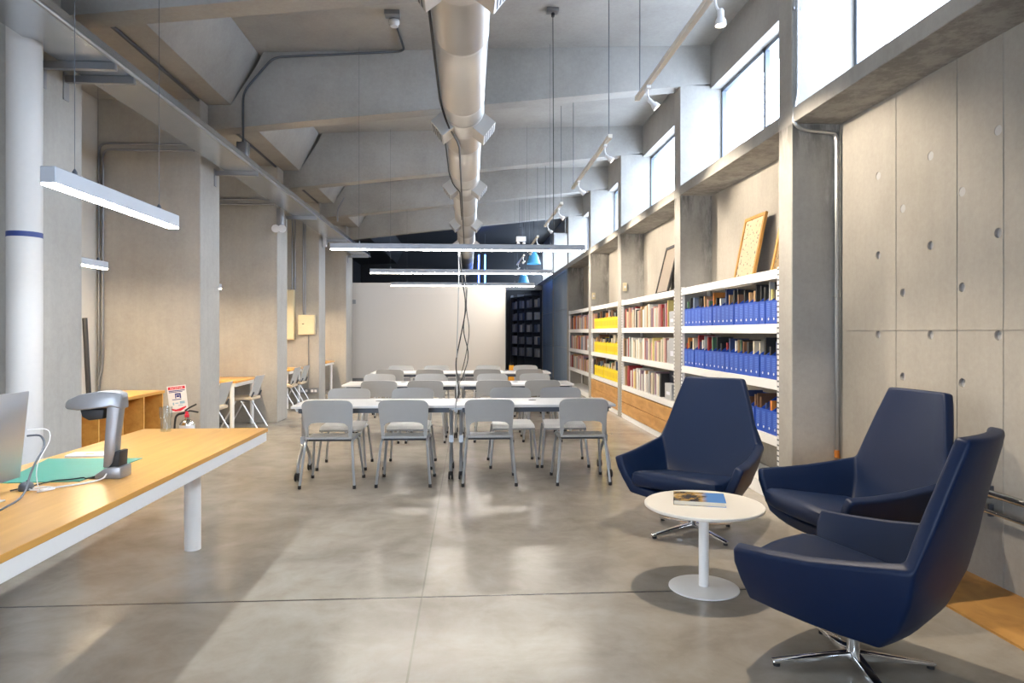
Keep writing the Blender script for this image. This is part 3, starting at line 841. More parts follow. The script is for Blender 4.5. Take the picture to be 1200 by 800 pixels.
# grey boxes at the right end of the loose book shelves
def archive(y, z, w_, h_, mt, label, nm='archive_box', dp=.25):
    r = tag(empty(nm, (XFRONT + .02, y, z + .001)), label, 'box')
    MB().box(0, dp, -w_ / 2, w_ / 2, 0, h_).build('box_body', mt, r, bevel=.004, seg=1, smooth=False)
    MB().box(-.0015, 0, -w_ * .25, w_ * .25, h_ * .3, h_ * .5).build('label', M['sticker'], r, smooth=False)
ya, yb = BAYS[1]
M['grey_card'] = plain('grey_card', (.40, .41, .43), .55); M['navy_card'] = plain('navy_card', (.015, .02, .04), .5)
archive(ya + .19, SH[1], .24, .20, M['grey_card'], 'grey card box at the right end of the top loose books shelf')
archive(ya + .19, SH[2], .26, .33, M['grey_card'], 'tall grey card box at the right end of the middle loose books shelf')
archive(ya + .36, SH[3], .30, .21, M['grey_card'], 'grey card box in front of the dark binder on the lowest shelf', dp=.09)
r = tag(empty('binder', (XFRONT + .13, ya + .40, SH[3] + .001)), 'large dark binder behind the grey box on the lowest loose books shelf', 'binder')
MB().box(0, .05, -.30, .27, 0, .36).build('binder_cover', M['navy_card'], r, bevel=.005, seg=1, smooth=False)
MB().box(-.002, 0, -.06, .14, .29, .31).build('label', M['grey_card'], r, smooth=False)
add_book(ya + .36, SH[1] + .001, XFRONT + .02, .035, .25, .35, 'pale yellow', 'yellow spined tall book beside the grey box on top loose books shelf', 'loose books on the top shelf of the loose books case')
archive(BAYS[3][0] + .2, SH[2], .22, .26, M['grey_card'], 'grey card box at the right end of the farthest bookcase')

# picture frames leaning on top of the bookcases
def doc_mat(name, base, ink, sc):
    m, n, l, b = newmat(name); setp(b, base, .35)
    tcn = n.new('ShaderNodeTexCoord'); mp = n.new('ShaderNodeMapping'); mp.inputs['Scale'].default_value = (1, 4, 6)
    l.new(tcn.outputs['Object'], mp.inputs[0])
    nz = n.new('ShaderNodeTexNoise'); nz.inputs['Scale'].default_value = sc; nz.inputs['Detail'].default_value = 3; l.new(mp.outputs[0], nz.inputs['Vector'])
    r = n.new('ShaderNodeValToRGB'); r.color_ramp.elements[0].position = .60; r.color_ramp.elements[1].position = .64
    r.color_ramp.elements[0].color = (*base, 1); r.color_ramp.elements[1].color = (*ink, 1)
    l.new(nz.outputs[0], r.inputs[0]); l.new(r.outputs[0], b.inputs['Base Color']); return m
def picture(y, w_, h_, mt, art, label, tilt=.28, x=2.78, border=.035):
    r = tag(empty('picture_frame', (x, y, SH[0] + .0075)), label, "picture"); r.rotation_euler = (0, tilt, 0)
    mb = MB(); t_ = .028; a = w_ / 2
    mb.box(0, t_, -a, -a + border, 0, h_).box(0, t_, a - border, a, 0, h_).box(0, t_, -a + border, a - border, 0, border).box(0, t_, -a + border, a - border, h_ - border, h_)
    mb.build('frame', mt, r, bevel=.002, seg=1, smooth=False)
    MB().box(.010, .016, -a + border - .004, a - border + .004, border - .004, h_ - border + .004).build('picture_sheet', art, r, smooth=False)
    MB().box(.018, .024, -a + .01, a - .01, .01, h_ - .01).build('backing_board', M['black'], r, smooth=False)
d1 = doc_mat('printed_sheet', (.60, .50, .34), (.10, .08, .07), 5.5); d2 = doc_mat('dark_printed_sheet', (.26, .18, .09), (.06, .05, .03), 7); d3 = doc_mat('plain_beige_print', (.30, .255, .21), (.26, .22, .18), 6)
picture(6.78, .50, .66, M['frame_wood'], d1, 'oak framed sheet of small printed marks leaning above the blue files', .20)
picture(5.93, .44, .68, M['frame_wood'], d2, 'oak framed brown print leaning half behind the nearest pilaster', .20)
picture(9.75, .62, .74, M['black'], d3, 'black framed beige print leaning above the loose books', .24, border=.045)
picture(12.35, .60, .70, M['frame_wood'], d3, 'thin oak framed print leaning above the yellow files', .14, 2.88)
# small beige boxes on the pilaster sides
for y, w_ in ((PN[4] + PT, 'above the yellow files'), (PN[5] + PT, 'above the farthest bookcase')):
    r = tag(empty('switch_box', (2.72, y + .0, 2.22)), 'small beige switch box on the pilaster ' + w_, 'switch box', 'beige switch boxes')
    yy = .0
    MB().box(-.09, -.02, -PT - .03, -PT, -.07, .07).build('housing', M['beige_box'], r, bevel=.004, seg=1, smooth=False)
    MB().box(-.07, -.04, -PT - .034, -PT - .03, -.02, .02).build('rocker', M['white_plastic'], r, smooth=False)

# ------------------------------------------------------------------ reception desk and what stands on it
DX0, DX1, DY0, DY1, DZ = -2.345, -1.465, 0.9, 5.10, .75
t = tag(empty('reception_desk', ((DX0 + DX1) / 2, (DY0 + DY1) / 2, 0)), 'long honey oak desk with white steel frame on round white legs', 'desk')
hx, hy = (DX1 - DX0) / 2, (DY1 - DY0) / 2
MB().box(-hx, hx, -hy, hy, .722, .75).build('desktop', M['desk_wood'], t, bevel=.002, seg=1)
fr = MB().box(hx - .05, hx - .006, -hy + .01, hy - .01, .655, .7215).box(-hx + .006, -hx + .05, -hy + .01, hy - .01, .655, .7215)
fr.box(-hx + .05, hx - .05, hy - .055, hy - .01, .655, .7215).box(-hx + .05, hx - .05, -hy + .01, -hy + .055, .655, .7215).box(-hx + .05, hx - .05, -.03, .03, .655, .7215)
fr.build('frame', M['white'], t, bevel=.003, seg=1)
for sy in (-1, 1): MB().lathe([(.052, .0), (.052, .655)], (.065, sy * (hy - .41), 0), 24).build('leg', M['white'], t)

MB().box(.20, .28, -.09, .05, .60, .655).build('cable_holder', M['black'], t, bevel=.01)
# monitor, its back turned to the room
mo = tag(empty('desktop_monitor', (-2.015, 2.87, DZ)), 'silver backed desktop monitor at the near end of the oak desk', 'monitor')
mb = MB(); rows = []
tilt = .10
for k in range(9):
    z = .05 + .385 * k / 8
    row = []
    for j in range(11):
        v = -1 + 2 * j / 10; w = (1 - v * v) * (1 - ((k - 4) / 4.0) ** 2)
        row.append(((.022 * w + .006) + (z - .05) * tilt, v * .33, z))
    rows.append(row)
slab_grid(mb, rows, lambda p: (-(p[0] - (p[2] - .05) * tilt) - .006, 0, 0))
mb.build('housing', M['silver'], mo)
MB().hull8([(-.010, -.327, .10), (-.0065, -.327, .10), (-.0065, .327, .10), (-.010, .327, .10), (-.010 + .034, -.327, .434), (-.0065 + .034, -.327, .434), (-.0065 + .034, .327, .434), (-.010 + .034, .327, .434)]).build('screen', M['black'], mo, smooth=False)
st = MB(); st.prism([(-.10, .0), (.10, .0), (.10, .006), (-.10, .006)], 'y', -.09, .09)
st.prism([(.085, .004), (.10, .004), (.072, .22), (.045, .23), (.04, .215)], 'y', -.06, .06)
st.build('stand', M['silver'], mo, bevel=.003)
MB().tube(rounded([(.04, .322, .235), (.075, .36, .235), (.13, .31, .20), (.15, .17, .11), (.20, .05, .025), (.215, -.18, .008)], .08, 6), .0045, 8).build('power_cable', M['steel_dark'], mo)
MB().tube(rounded([(.04, .324, .262), (.10, .38, .262), (.145, .32, .22), (.155, .19, .12), (.17, .19, .010), (.15, .29, .008)], .08, 6), .0022, 8).build('data_cable', M['white_plastic'], mo)

o = MB().prism([(-2.17, 3.30), (-1.815, 3.315), (-1.80, 3.90), (-2.31, 3.915)], 'z', DZ + .0006, DZ + .004).build('cutting_mat', M['green'], smooth=False)
tag(o, 'green mat lying on the oak desk under the document scanner', 'mat')
npd = tag(empty('notepad', (-2.13, 4.02, DZ + .0005), math.radians(4)), 'white notepad lying on the oak desk beyond the green mat', 'notepad')
MB().box(-.12, .12, -.06, .06, 0, .012).build('paper_block', M['white_plastic'], npd, bevel=.002, seg=1)
MB().box(-.03, .02, -.045, .0, .0121, .0135).build('sticky_note', plain('pale_yellow_note', (.75, .65, .25), .7), npd, smooth=False)

# document scanner
sc = tag(empty('document_scanner', (-1.70, 3.42, DZ)), 'silver overhead document scanner on the oak desk', 'scanner')
mb = MB(); mb.prism([(-.075, 0), (.045, 0), (.045, .055), (.010, .058), (-.03, .05), (-.075, .02)], 'y', -.055, .055)
mb.build('base', M['silver_plastic'], sc, bevel=.005)
mb = MB(); mb.prism([(-.10, 0), (-.07, 0), (-.02, .052), (.0, .075), (.012, .13), (.035, .13), (.03, .03), (.01, .0), (.02, .058), (-.03, .064)][:6] + [(.03, .05)], 'y', -.042, .042)
mb.build('base_cover', M['black'], sc, bevel=.004)
mb = MB()
P = []
for z, xc, hw, hd in ((.05, -.022, .026, .034), (.20, -.014, .026, .034), (.32, -.002, .029, .035), (.385, .008, .036, .036), (.408, .0, .036, .034)):
    P.append([(xc - hw, -hd, z), (xc + hw, -hd * .8, z), (xc + hw, hd * .8, z), (xc - hw, hd, z)])
v = mb.grid(P, close=True); mb.face(v[0][::-1]); mb.face(v[-1])
mb.build('column', M['silver_plastic'], sc, bevel=.006)
mb = MB(); P = []
for x, zt, zb, hw in ((.040, .405, .33, .040), (.0, .418, .345, .052), (-.07, .416, .335, .060), (-.15, .402, .328, .062), (-.205, .378, .333, .054), (-.222, .362, .342, .040)):
    P.append([(x, -hw, zb), (x, hw, zb), (x, hw * .8, zt), (x, -hw * .8, zt)])
v = mb.grid(P, close=True); mb.face(v[0][::-1]); mb.face(v[-1])
mb.build('head', M['silver_plastic'], sc, bevel=.008, seg=3)
MB().prism([(-.15, .33), (-.04, .33), (-.045, .285), (-.11, .278), (-.14, .295)], 'y', -.040, .040).build('camera_housing', M['black'], sc, bevel=.005)
MB().tube(rounded([(-.02, -.055, .025), (-.01, -.10, .012), (-.05, -.16, .006), (-.15, -.25, .006), (-.20, -.30, .006), (-.25, -.27, .006), (-.20, -.22, .006), (-.12, -.26, .006), (-.17, -.33, .006)], .05, 5), .0038, 8).build('power_cable', M['white_plastic'], sc)
MB().tube(rounded([(-.07, -.03, .012), (-.11, -.07, .006), (-.13, -.03, .006), (-.17, -.08, .006), (-.23, -.09, .006), (-.30, -.30, .006)], .03, 4), .003, 8).build('data_cable', M['black'], sc)
o = tag(empty('computer_mouse', (-1.965, 3.17, DZ), .4), 'dark computer mouse beside the monitor on the oak desk', 'mouse')
mb = MB(); v = mb.grid([[(math.cos(a) * .030 * s_, math.sin(a) * .052 * s_, z) for a in [2 * PI * k / 16 for k in range(16)]] for s_, z in ((.95, 0), (1, .008), (.9, .022), (.6, .031), (.2, .034))], close=True)
mb.face(v[0][::-1]); mb.face(v[-1]); mb.build('mouse_body', M['steel_dark'], o)
MB().lathe([(.004, -.004), (.007, -.002), (.007, .002), (.004, .004)], (0, .025, .030), 12, 'x').build('scroll_wheel', M['black'], o)

gl = MB(); pr = [(.0, .0), (.029, .0), (.030, .006), (.031, .075), (.036, .080), (.0385, .142), (.0368, .142), (.0345, .082), (.0295, .075), (.0285, .010), (.0, .010)]
gl.lathe(pr, n=24, cap=False)
o = gl.build('drinking_glass', M['glass']); o.location = (-2.13, 4.96, DZ + .0005); o.scale = (1.15, 1.15, 1.22)
tag(o, 'clear drinking glass on the far corner of the oak desk', 'glass')

# ------------------------------------------------------------------ left bays
cb = tag(empty('open_cabinet', (-3.40, 6.50, 0)), 'low open oak cabinet standing between the first two piers', 'cabinet')
y0, y1 = -.84, .84
MB().box(-.24, .24, y0, y1, .815, .845).build('cabinet_top', M['desk_wood'], cb, bevel=.002, seg=1)
bd = MB().box(-.23, .225, y0 + .01, y1 - .01, .06, .085).box(-.23, -.21, y0 + .01, y1 - .01, .085, .815).box(-.2, .19, y0 + .02, y1 - .02, 0, .06)
bd.build('carcass', M['cab_wood'], cb, smooth=False)
for k in range(5):
    y = y0 + .01 + (y1 - y0 - .04) * k / 4
    MB().box(-.21, .225, y, y + .02, .085, .815).build('divider', M['desk_wood'] if k < 5 else M['cab_wood'], cb, smooth=False)

ex = tag(empty('fire_extinguisher', (-3.05, 7.62, 0)), 'stainless steel fire extinguisher on the floor below the paper sign', 'fire extinguisher'); ex.scale = (1, 1, 1.16)
MB().lathe([(.07, 0), (.078, .006), (.078, .36), (.072, .40), (.045, .43), (.022, .44), (.022, .455)], n=24).build('cylinder', M['steel_ext'], ex)
MB().lathe([(.0785, .20), (.0795, .20), (.0795, .385), (.0785, .385)], n=24, cap=False).build('label', M['white_plastic'], ex)
MB().lathe([(.024, .455), (.024, .478), (.016, .485), (.016, .51)], n=14).build('valve', M['red'], ex)
h = MB().tube(rounded([(-.03, 0, .50), (.03, 0, .515), (.12, 0, .50)], .02), .008, 8); h.tube(rounded([(-.02, 0, .515), (.03, 0, .545), (.10, 0, .575)], .02), .008, 8)
h.build('handle', M['black'], ex)
MB().tube(rounded([(-.02, -.01, .495), (-.11, -.02, .48), (-.125, -.02, .35), (-.095, -.02, .12)], .05, 5), .011, 8).build('hose', M['black'], ex)

sg = tag(empty('safety_sign', (-3.313, FN[2] - .002, .69)), 'white paper sign with red and blue print on the pier above the extinguisher', 'sign')
R = Matrix.Rotation(-.11, 3, 'Y')
def sgn(name, quads, mt, dep):
    mb = MB()
    for (x0, x1, z0, z1) in quads: mb.obox(R.transposed() @ Vector(((x0 + x1) / 2, -dep, (z0 + z1) / 2)), (x1 - x0, .001, z1 - z0), R.transposed())
    return mb.build(name, mt, sg, smooth=False)
R = Matrix.Rotation(-.11, 3, 'Y').transposed()
def font_mesh(txt, size, mt, parent, x, z, dep, name, rot):
    cu = bpy.data.curves.new(name, 'FONT'); cu.body = txt; cu.size = size; cu.extrude = .0003; cu.align_x = 'CENTER'
    tmp = bpy.data.objects.new(name, cu); me = bpy.data.meshes.new_from_object(tmp); me.name = name
    bpy.data.objects.remove(tmp); bpy.data.curves.remove(cu); me.materials.clear(); me.materials.append(mt)
    o = bpy.data.objects.new(name, me); COL.objects.link(o); o.parent = parent
    p = R.transposed() @ Vector((x, -dep, z)); o.location = p; o.rotation_euler = (R.transposed() @ Matrix.Rotation(PI / 2, 3, 'X')).to_euler(); return o
sgn('sheet', [(-.105, .105, -.15, .15)], M['white_plastic'], .001)
sgn('red_print', [(-.095, .095, .108, .14)], M['red'], .002)
font_mesh('EXTINTOR', .029, M['white_plastic'], sg, 0, .114, .0028, 'heading', 0)
sgn('blue_print', [(-.09, .09, .088, .098), (-.09, .06, .074, .082), (-.025, .04, .045, .062), (-.025, -.015, .005, .045), (.025, .04, .005, .045), (-.01, .022, .018, .040), (-.06, .04, -.012, -.004)], M['ink_blue'], .002)
sgn('pale_print', [(-.06, -.045, -.07, -.04), (-.03, .005, -.055, -.045), (.02, .075, -.06, -.03), (.0, .05, -.08, -.072)], M['ink_pale'], .002)
mb = MB(); q = [(-.085, -.105), (-.03, -.120), (0, -.115), (.085, -.090), (.085, -.105), (.02, -.142), (-.04, -.142), (-.075, -.125)]
mb.prism([tuple(R.transposed() @ Vector((x, 0, z)))[::2] for x, z in q], 'y', -.0025, -.0015); mb.build('red_emblem', M['red'], sg, smooth=False)

# white downpipe
dpp = tag(empty('downpipe', (-2.985, 4.80, 0)), 'tall white round pipe with a blue band in front of the first pier', 'pipe')
MB().lathe([(.103, 0), (.103, 4.12)], n=32).build('pipe_shaft', M['pipe_white'], dpp)
MB().lathe([(.1032, 2.085), (.1045, 2.085), (.1045, 2.12), (.1032, 2.12)], n=32, cap=False).build('painted_band', M['blue_band'], dpp)
lp = tag(MB().tube([(-4.10, 7.585, 1.60), (-4.03, 7.53, .80), (-3.99, 7.50, .02)], .026, 10).build('leaning_pole', M['black']), 'black pole leaning in the corner beside the open cabinet', 'pole')

# conduits
def conduit(pts, label, r=.013, rad=.09, mt='galv_tube', clips=()):
    rt = tag(MB().tube(rounded(pts, rad, 5), r, 8).build('conduit', M[mt]), label, 'conduit')
    for c in clips: MB().box(c[0] - .028, c[0] + .028, c[1] - .006, c[1] + .008, c[2] - .012, c[2] + .012).build('clip', M['galv_tube'], rt, smooth=False)
    return rt
conduit([(-3.12, FN[2] - .02, 3.585), (-4.17, FN[2] - .02, 3.585), (-4.17, FN[2] - .02, .05)], 'upper steel conduit bending down the pier behind the fire extinguisher', clips=[(-3.6, FN[2] - .02, 3.585), (-3.3, FN[2] - .02, 3.585)])
conduit([(-3.12, FN[2] - .02, 3.515), (-4.13, FN[2] - .02, 3.515), (-4.13, FN[2] - .02, 1.1), (-4.16, FN[2] - .06, .85)], 'lower steel conduit bending down the pier behind the fire extinguisher')
conduit([(-3.10, FN[3] - .02, 3.57), (-4.17, FN[3] - .02, 3.57), (-4.17, FN[3] - .02, .05)], 'upper steel conduit across the pier with the emergency light')
conduit([(-3.10, FN[3] - .02, 3.49), (-4.13, FN[3] - .02, 3.49), (-4.13, FN[3] - .02, .05)], 'lower steel conduit across the pier with the emergency light')
for x, z0, lab in ((-3.375, 1.80, 'left'), (-3.335, 1.80, 'right')):
    conduit([(x, FN[4] - .02, 4.05), (x, FN[4] - .02, z0)], '%s one of two steel conduits rising from the square beige box' % lab)
conduit([(-3.27, FN[4] - .02, 1.40), (-3.27, FN[4] - .02, .28)], 'thin steel conduit below the square beige box', .009)
for x, lab in ((-3.60, 'left'), (-3.54, 'right')):
    conduit([(x, FN[4] - .02, 4.05), (x, FN[4] - .02, 2.31)], '%s one of two steel conduits rising from the tall beige panel' % lab)
for i in range(2, 5):
    y0, y1 = FN[i - 1] + FT, FN[i]
    conduit([(-3.09, y0, 4.105), (-3.09, y1 + .18, 4.105), (-3.09, y1 + .18, 3.95)][:2], 'dark conduit along the ceiling edge before the pier ' + fin_names[i], .018, mt='steel_dark')
conduit([(-.79, 7.45, 4.815), (-.76, 8.21, 4.80), (-2.30, 8.215, 4.69), (-2.646, 8.215, 4.27), (-2.646, 8.215, 3.60)], 'dark conduit running from the smoke detector along the second beam', .014, .10, mt='conduit_dark')
conduit([(-2.72, 14.41, 3.75), (-2.72, 14.41, 4.0), (-2.58, 14.41, 4.25)], 'short steel conduit on the beam above the beige boxes', .016)
conduit([(2.632, PN[2] - .022, 4.4), (2.632, PN[2] - .022, 3.36), (2.605, PN[2] - .022, 3.24), (2.612, PN[2] - .022, 3.11), (2.70, PN[2] - .022, 3.07), (2.955, PN[2] - .022, 3.05), (2.962, PN[2] - .022, 2.96), (2.962, PN[2] - .022, .50)],
        'steel conduit bending round the window sill down the nearest pilaster', .016, .06, mt='conduit_light', clips=[(2.632, PN[2] - .02, 4.05), (2.962, PN[2] - .02, 1.72)])
MB().lathe([(.019, .44), (.019, .50)], (2.962, PN[2] - .022, 0), 14).build('end_cap', M['orange_cap'], [o for o in bpy.data.objects if o.get('label', '').startswith('steel conduit bending round')][0])
for z, r, lab in ((.535, .021, 'thicker upper'), (.43, .013, 'thinner lower')):
    p_ = tag(MB().tube([(2.955, 1.2, z), (2.955, 4.55, z)], r, 12).build('wall_pipe', M['galv']), lab + ' horizontal steel pipe along the foot of the concrete wall', 'pipe')
    MB().box(2.972, 2.998, 3.72, 3.735, z - .035, z + .035).box(2.972, 2.998, 2.3, 2.315, z - .035, z + .035).build('wall_bracket', M['steel_dark'], p_, smooth=False)

# electrical boxes
r = tag(empty('electrical_panel', (-3.61, FN[4], 1.80)), 'tall beige electrical panel partly hidden behind the pier', 'electrical panel')
MB().box(-.11, .07, -.12, -.0, -.51, .51).build('housing', M['beige_box'], r, bevel=.005); MB().box(-.09, .05, -.126, -.12, -.48, .48).build('cover', M['beige_box'], r, bevel=.002, seg=1)
r = tag(empty('junction_box', (-3.295, FN[4], 1.60)), 'square beige junction box with two conduits above it', 'junction box')
MB().box(-.165, .165, -.10, -.0, -.20, .20).build('housing', M['beige_box'], r, bevel=.005)
MB().box(-.155, .155, -.106, -.10, -.19, .19).build('cover', M['beige_box'], r, bevel=.002, seg=1); MB().box(-.085, -.045, -.112, -.106, .01, .025).build('latch', M['black'], r, smooth=False)
r = tag(empty('power_outlet', (-3.25, FN[4], .25)), 'steel trunking with power sockets low on the pier with beige boxes', 'power outlet')
MB().box(-.19, .17, -.05, -.0, -.05, .05).build('trunking', M['galv_tube'], r, bevel=.004, seg=1)
for x in (-.14, -.06, .06, .13): MB().box(x - .025, x + .025, -.056, -.05, -.025, .025).build('socket', M['white_plastic'], r, smooth=False)
r = tag(empty('emergency_light', (-3.0, FN[3] - .06, 3.12)), 'white twin-head emergency light on the pier right of the conduits', 'emergency light')
MB().box(-.055, .055, -.02, .055, .0, .30).build('battery_box', M['silver_plastic'], r, bevel=.006)
for sx in (-1, 1): MB().lathe([(.03, .02), (.06, -.02), (.062, -.06), (.0, -.065)], (sx * .05, -.03, -.03), 16, 'y').build('lamp_head', M['white_plastic'], r)
r = tag(empty('wall_speaker', (-2.97, FN[4] + .3, 3.36)), 'small white box fixed high on the pier with the beige boxes', 'speaker')
MB().box(-.08, .0, -.06, .06, -.12, .14).build('housing', M['white_plastic'], r, bevel=.01); MB().box(.0, .006, -.045, .045, -.08, .06).build('grille', M['grey_card'], r, smooth=False)

# ------------------------------------------------------------------ cable tray
ct = tag(empty('cable_tray', (-2.75, 6.0, 3.40)), 'long galvanised cable tray on brackets along the left piers', 'cable tray')
MB().box(-.19, .19, -8.0, 12.0, 0, .004).box(-.19, -.186, -8.0, 12.0, .004, .09).box(.186, .19, -8.0, 12.0, .004, .09).build('trough', M['galv'], ct, smooth=False)
MB().tube([(.20, -8, .008), (.20, 12, .008)], .014, 8).build('edge_rail', M['galv_tube'], ct)
for y in (2.2, 5.12, 5.40, 8.47, 11.68, 14.57, 17.6):
    b_ = MB().box(-.31, .20, y - 6 - .02, y - 6 + .02, -.055, -.002); b_.box(-.31, -.302, y - 6 - .035, y - 6 + .035, -.19, .02)
    b_.build('bracket', M['galv_tube'], ct, smooth=False)
r = tag(empty('conduit_box', (-2.60, 8.14, 3.495)), 'small galvanised box on the cable tray where a conduit rises', 'box')
MB().box(-.08, .04, -.06, .05, .0, .16).build('housing', M['galv_tube'], r, bevel=.004); MB().box(-.06, .02, -.064, -.06, .02, .14).build('cover', M['silver_plastic'], r, smooth=False)

# ------------------------------------------------------------------ ventilation duct
XD, ZD, RD = -.055, 3.80, .214
du = tag(empty('ventilation_duct', (XD, 0, ZD)), 'large round galvanised ventilation duct running below the ceiling', 'duct')
prof = []
y = -3.5
while y < 25.9:
    prof += [(RD, y), (RD, y + 1.40), (RD + .004, y + 1.405), (RD + .004, y + 1.43), (RD, y + 1.435)]; y += 1.475
mb = MB(); mb.lathe(prof, n=40, axis='y'); mb.build('duct_tube', M['duct'], du)
for yo in (1.3, 4.25, 7.35, 10.5, 14.0, 17.3):
    MB().lathe([(RD + .001, yo - .22), (RD + .010, yo - .215), (RD + .010, yo + .215), (RD + .001, yo + .22)], n=40, axis='y', cap=False).build('collar', M['duct'], du)
    for sx in (-1, 1):
        a = math.radians(38); d = Vector((sx * math.cos(a), 0, -math.sin(a)))
        R_ = Matrix.Rotation(sx * a, 3, 'Y')
        c = d * (RD + .035) + Vector((0, yo, 0))
        bx = MB(); bx.obox(c, (.21, .34, .20), R_); ot = bx.build('air_outlet', M['duct'], du, bevel=.003, seg=1, smooth=False)
        gm = MB()
        for k in range(5): gm.obox(c + d * .1065 + R_ @ Vector((0, 0, -.066 + .033 * k)), (.003, .28, .014), R_)
        gm.build('outlet_grille', M['steel_dark'], ot, smooth=False)
cbl = MB().tube(rounded([(XD - RD - .014, 4.0, ZD - .02), (XD - RD - .014, 6.85, ZD - .05), (XD - .16, 7.1, ZD - RD - .0), (XD - .05, 7.7, ZD - RD - .022), (XD - .05, 17.0, ZD - RD - .022)], .25, 8), .011, 8).build('duct_cable', M['black'])
tag(cbl, 'black cable running along the underside of the round duct', 'cable')
cbl = MB().tube(rounded([(XD - RD - .013, 7.7, ZD - .03), (XD - RD - .013, 9.9, ZD - .05), (XD - .17, 10.1, ZD - RD + .03), (XD - .075, 10.3, ZD - RD - .02), (XD - .075, 12.9, ZD - RD - .02)], .2, 8), .008, 8).build('duct_cable', M['black'])
tag(cbl, 'thin black cable looping under the middle length of the round duct', 'cable')

# ------------------------------------------------------------------ ceiling devices
r = tag(empty('smoke_detector', (-.79, 7.35, slab_z(-.79))), 'white smoke detector under the ceiling left of the round duct', 'smoke detector')
MB().box(-.09, .07, -.14, -.02, -.05, 0).build('mounting_box', M['galv_tube'], r, bevel=.004); MB().lathe([(.03, -.05), (.055, -.055), (.058, -.085), (.045, -.10), (.042, -.12), (.0, -.125)], (0, 0, 0), 20, cap=False).build('sensor_head', M['white_plastic'], r)
MB().tube([(0, 0, -.06), (0, 0, 0)], .03, 12).build('stem', M['galv_tube'], r)
r = tag(empty('ceiling_outlet_box', (.90, 7.25, slab_z(.9))), 'grey ceiling box with a black plug right of the round duct', 'box')
MB().box(-.07, .06, -.05, .05, -.04, 0).build('housing', M['galv_tube'], r, bevel=.004); MB().lathe([(.014, -.04), (.020, -.05), (.018, -.08), (.007, -.09)], (0, 0, 0), 14).build('plug', M['black'], r)

# ------------------------------------------------------------------ linear pendants
def pendant(name, x, y, z, L, axis, em, label, cat='pendant lamp', group=None, wires=(-.43, .43), w_=.065, hgt=.075):
    r = tag(empty(name, (x, y, z)), label, cat, group)
    if axis == 'y': r.rotation_euler = (0, 0, PI / 2)
    a, b_ = L / 2, w_ / 2
    MB().box(-a, a, -b_, b_, .008, hgt).build('housing', M['lamp_alu'], r, bevel=.003, seg=1, smooth=False)
    MB().box(-a + .004, a - .004, -b_ + .004, b_ - .004, .0, .008).build('diffuser', em, r, smooth=False)
    for f in wires:
        wx = x + f * L if axis == 'x' else x
        top = slab_z(wx) - z if x > -3 else 4.10 - z
        MB().tube([(f * L, 0, hgt), (f * L, 0, top)], .0016, 6).lathe([(.012, hgt), (.012, hgt + .02), (.004, hgt + .035)], (f * L, 0, 0), 10).build('suspension_wire', M['steel_dark'], r)
    return r
for i, (y, n_) in enumerate(((8.15, 'front'), (11.40, 'middle'), (14.45, 'back'))):
    pendant('linear_pendant', -.11, y, 2.42, 3.02, 'x', M['e_pend'], 'long white linear pendant lamp, %s one of three across the room' % n_, group='linear pendants above the tables', wires=(-.39, .36))
pendant('linear_pendant', -1.92, 3.92, 2.125, 1.34, 'y', M['e_desk'], 'white linear pendant lamp hanging above the oak desk', wires=(-.34, .34), w_=.07, hgt=.085)
for y0, y1, n_ in ((5.75, 7.06, 'first'), (8.8, 10.2, 'second'), (11.95, 13.3, 'third'), (15.0, 16.4, 'fourth')):
    pendant('linear_pendant', -3.62, (y0 + y1) / 2, 2.075, y1 - y0, 'y', M['e_alc'], 'short linear pendant lamp hanging in the %s left bay' % n_, group='pendants in the left bays', wires=(-.4, .4))
# cables dropping from the pendants to the table gap
def hang(pts, label, r=.008, mt='black'):
    tag(MB().tube(rounded(pts, .3, 8), r, 6).build('hanging_cable', M[mt]), label, 'cable', 'cables hanging to the table gaps')
hang([(-.10, 8.13, 2.40), (-.08, 8.10, 2.1), (-.02, 8.02, 1.75), (-.10, 7.95, 1.35), (-.15, 7.80, 1.1), (-.10, 7.45, .80), (-.125, 7.385, .70)], 'black cable from the front pendant, swaying right then left')
hang([(-.115, 8.15, 2.40), (-.115, 8.0, 1.9), (-.13, 7.95, 1.4), (-.14, 7.75, 1.0), (-.12, 7.41, .70)], 'pale cable hanging almost straight from the front pendant', .006, 'alu_paint')
hang([(-.06, 11.38, 2.41), (-.02, 11.2, 1.9), (-.10, 10.9, 1.5), (.02, 10.5, 1.1), (-.08, 10.08, .80), (-.125, 10.02, .70)], 'black cable hanging from the middle pendant', .009)
hang([(-.02, 14.42, 2.41), (-.05, 14.0, 1.9), (.03, 13.6, 1.5), (-.05, 13.1, 1.0), (-.125, 12.71, .70)], 'black cable hanging from the back pendant', .009)
tag(MB().tube([(.90, 7.25, 4.81), (1.0, 8.0, 3.6), (1.02, 8.15, 2.50)], .0045, 6).build('hanging_cable', M['black']), 'black feed cable from the grey ceiling box down to the front pendant', 'cable')

# ------------------------------------------------------------------ spotlight tracks
XT, ZT = 1.42, 3.40
def spot_dir(d):
    return Vector(d).normalized().to_track_quat('-Z', 'Y').to_euler()
trk = [((2.4, 5.67), ((3.85, (.0, .0, -1)), (5.35, (.75, -.15, -.8))), 'nearest spotlight track, above the lounge chairs'),
       ((6.78, 9.25), ((7.05, (.8, -.15, -.7)), (8.75, (.8, .1, -.7))), 'second spotlight track, above the blue files shelf'),
       ((10.35, 12.6), ((10.7, (.8, -.1, -.7)), (12.2, (.8, .1, -.7))), 'third spotlight track, above the loose books shelf'),
       ((13.95, 16.0), ((14.2, (.8, 0, -.7)), (15.7, (-.42, .85, -.30))), 'fourth spotlight track, above the yellow files shelf'),
       ((17.4, 19.9), ((17.7, (-.62, .70, -.42)), (19.5, (-.8, .25, -.5))), 'farthest spotlight track, beside the blue panels')]
